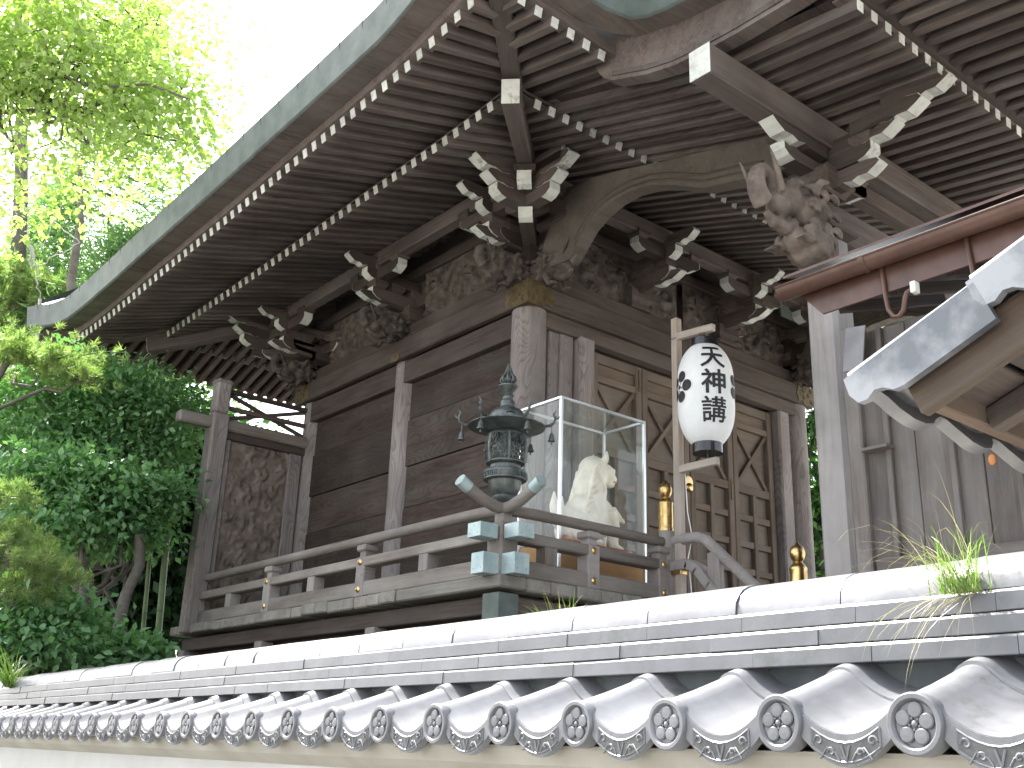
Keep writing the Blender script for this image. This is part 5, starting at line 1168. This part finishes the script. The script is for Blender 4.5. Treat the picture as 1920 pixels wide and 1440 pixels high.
# pine with needle tufts
def pine(label, base_px, boughs, t, seed, ntuft):
    r = np.random.default_rng(seed); base = Vector(gnd(ray_at(*base_px, t))); e = empty('pine_tree', base, label, 'tree', 'pines at the left edge')
    C = []; mb = MB(); limb(mb, base, ray_at(boughs[0][0]-40, boughs[0][1]-60, t), .11, .03, .02, seed)
    for i, (u, v, ru, rv, w) in enumerate(boughs):
        n = int(ntuft*w); c = np.array(ray_at(u, v, t)); a = r.normal(size=(n, 3))*np.array([ru*.55*pxsize(t), ru*.5*pxsize(t), rv*.5*pxsize(t)]); C.append(c+a)
        limb(mb, (base.x, base.y, max(1.3, c[2]-.3)), c, .035, .01, .05, seed*3+i)
        for j in range(5): limb(mb, c, c+a[j], .012, .004, .05, seed*5+i*7+j, 4)
    C = np.concatenate(C); per = 38; n = len(C); ax = unit(r.normal(size=(n, 3))*.6+np.array([-.1, -.25, .75])); pos = np.repeat(C, per, 0)+np.repeat(ax, per, 0)*r.random((n*per, 1))*.06
    d = unit(np.repeat(ax, per, 0)*.75+r.normal(size=pos.shape)*.6); L = .0075*t*(.7+.6*r.random(len(pos)))
    tag(obj('needles', leaf_mesh('needles', pos, d, unit(r.normal(size=pos.shape)), L, L*.035, np.repeat(r.random(n), per)*.6+.4*r.random(len(pos))), NEEDLE, e), kind='stuff')
    obj('trunk', mb, BARK, e, None, 60)
pine('pale green pine with bough reaching the roof tip', (-260, 1100), [(30, 560, 85, 42, 1), (-20, 515, 70, 35, .6), (85, 540, 40, 25, .3), (15, 620, 60, 25, .4)], 15.0, 11, 190)
pine('second pine with thin boughs under the roof tip', (-200, 1100), [(90, 680, 90, 24, .7), (20, 665, 80, 26, .7), (150, 712, 45, 14, .25)], 11.0, 13, 190)
pine('low pine with spreading boughs above the far end of the wall', (-160, 1150), [(50, 1055, 80, 26, .8), (105, 1085, 45, 15, .35), (15, 1000, 60, 22, .5), (40, 1115, 60, 20, .4), (10, 930, 50, 18, .3)], 9.0, 12, 170)
# broadleaf thicket
bk = [('dense glossy broadleaf tree filling the space left of the hall', 12.5, [B_(130, 735, 12.5, 150, 65, 1.0), B_(270, 765, 12.7, 100, 55, .9), B_(210, 840, 12.3, 130, 55, .9), B_(60, 800, 12, 110, 65, .9), B_(300, 830, 12.5, 50, 60, .6)], LEAF_G, 21, .078, 640),
      ('broadleaf tree with layered sprays beside the wing screen', 11.2, [B_(205, 930, 11.2, 100, 32, .8), B_(275, 940, 11.4, 40, 35, .5), B_(150, 985, 11, 120, 35, .8), B_(235, 995, 11.3, 60, 16, .5), B_(120, 900, 11, 100, 35, .8)], LEAF_G, 22, .085, 430),
      ('leafy bush low behind the left stretch of wall', 9.6, [B_(40, 1150, 9.6, 90, 40, .7), B_(90, 1205, 9.4, 70, 30, .6), B_(10, 1215, 9.2, 80, 35, .6), B_(135, 1180, 9.8, 30, 18, .3)], LEAF_G, 23, .085, 260),
      ('small bright shrub at the foot of the bamboo', 9.8, [B_(245, 1225, 9.8, 42, 14, .4)], LEAF_G, 24, .11, 40)]
for i, (lb, t, bl, mt, sd_, lf, nc) in enumerate(bk):
    c = Vector(np.mean([b[0] for b in bl], 0)); broadleaf('broadleaf_tree' if i < 2 else 'shrub', lb, gnd(c), bl, nc, 34, .16 if i < 3 else .1, lf, mt, sd_, .09 if i < 2 else .03, 10, 'thicket left of the hall', wide=.5, cat='tree' if i < 2 else 'shrub')
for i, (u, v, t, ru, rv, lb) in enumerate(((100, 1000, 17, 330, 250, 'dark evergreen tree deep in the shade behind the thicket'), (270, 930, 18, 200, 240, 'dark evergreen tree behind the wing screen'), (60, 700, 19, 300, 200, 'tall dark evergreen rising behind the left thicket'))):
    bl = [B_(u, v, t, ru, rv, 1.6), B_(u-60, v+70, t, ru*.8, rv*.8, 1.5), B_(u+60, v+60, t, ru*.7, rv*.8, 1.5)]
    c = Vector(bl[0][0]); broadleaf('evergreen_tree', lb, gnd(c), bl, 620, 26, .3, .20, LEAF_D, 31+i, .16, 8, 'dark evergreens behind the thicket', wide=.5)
for i, (u, v, t, ru, rv, lb) in enumerate(((1535, 880, 15, 60, 150, 'green tree seen in the gap beside the porch pillar'), (1700, 800, 17, 200, 200, 'green tree hidden behind the annex planks'))):
    bl = [B_(u, v, t, ru, rv, 1.2), B_(u, v+150, t, ru, rv*.7, 1.2)]; c = Vector(bl[0][0])
    if i == 0: broadleaf('broadleaf_tree', lb, gnd(c), bl, 260, 30, .25, .13, LEAF_G, 51+i, .12, 6, 'trees behind the hall', wide=.5)
# bamboo culms and slanting trunk in the shade
for i, (u, v0, v1, t, lb) in enumerate(((281, 1060, 1200, 12.0, 'thinner green bamboo culm left of the other in the shade'), (311, 1045, 1195, 11.8, 'thicker green bamboo culm nearest the wing screen'))):
    p_ = ray_at(u, v1, t); e = empty('bamboo_culm', gnd(p_), lb, 'bamboo', 'bamboo behind the thicket'); q = ray_at(u+4, v0-60, t); r0 = .024+.012*i
    L = q.z-1.0; prf = []
    for k in range(int(L/.28)+1): prf += [(r0, k*.28), (r0*1.0, k*.28+.27), (r0*1.18, k*.28+.275)]
    obj('culm', MB().lathe(prf, 12, frame(gnd(p_), q) @ Matrix.Rotation(rad(90), 4, 'Y')), BAMB, e, None, 40)
tb = MB(); limb(tb, gnd(ray_at(222, 1240, 10.8)), ray_at(262, 1000, 10.8), .075, .055, .015, 71, 8)
tag(obj('slanting_trunk', tb, BARK, None, None, 60), 'slanting bare grey tree trunk in the shade left of the bamboo', 'tree trunk')
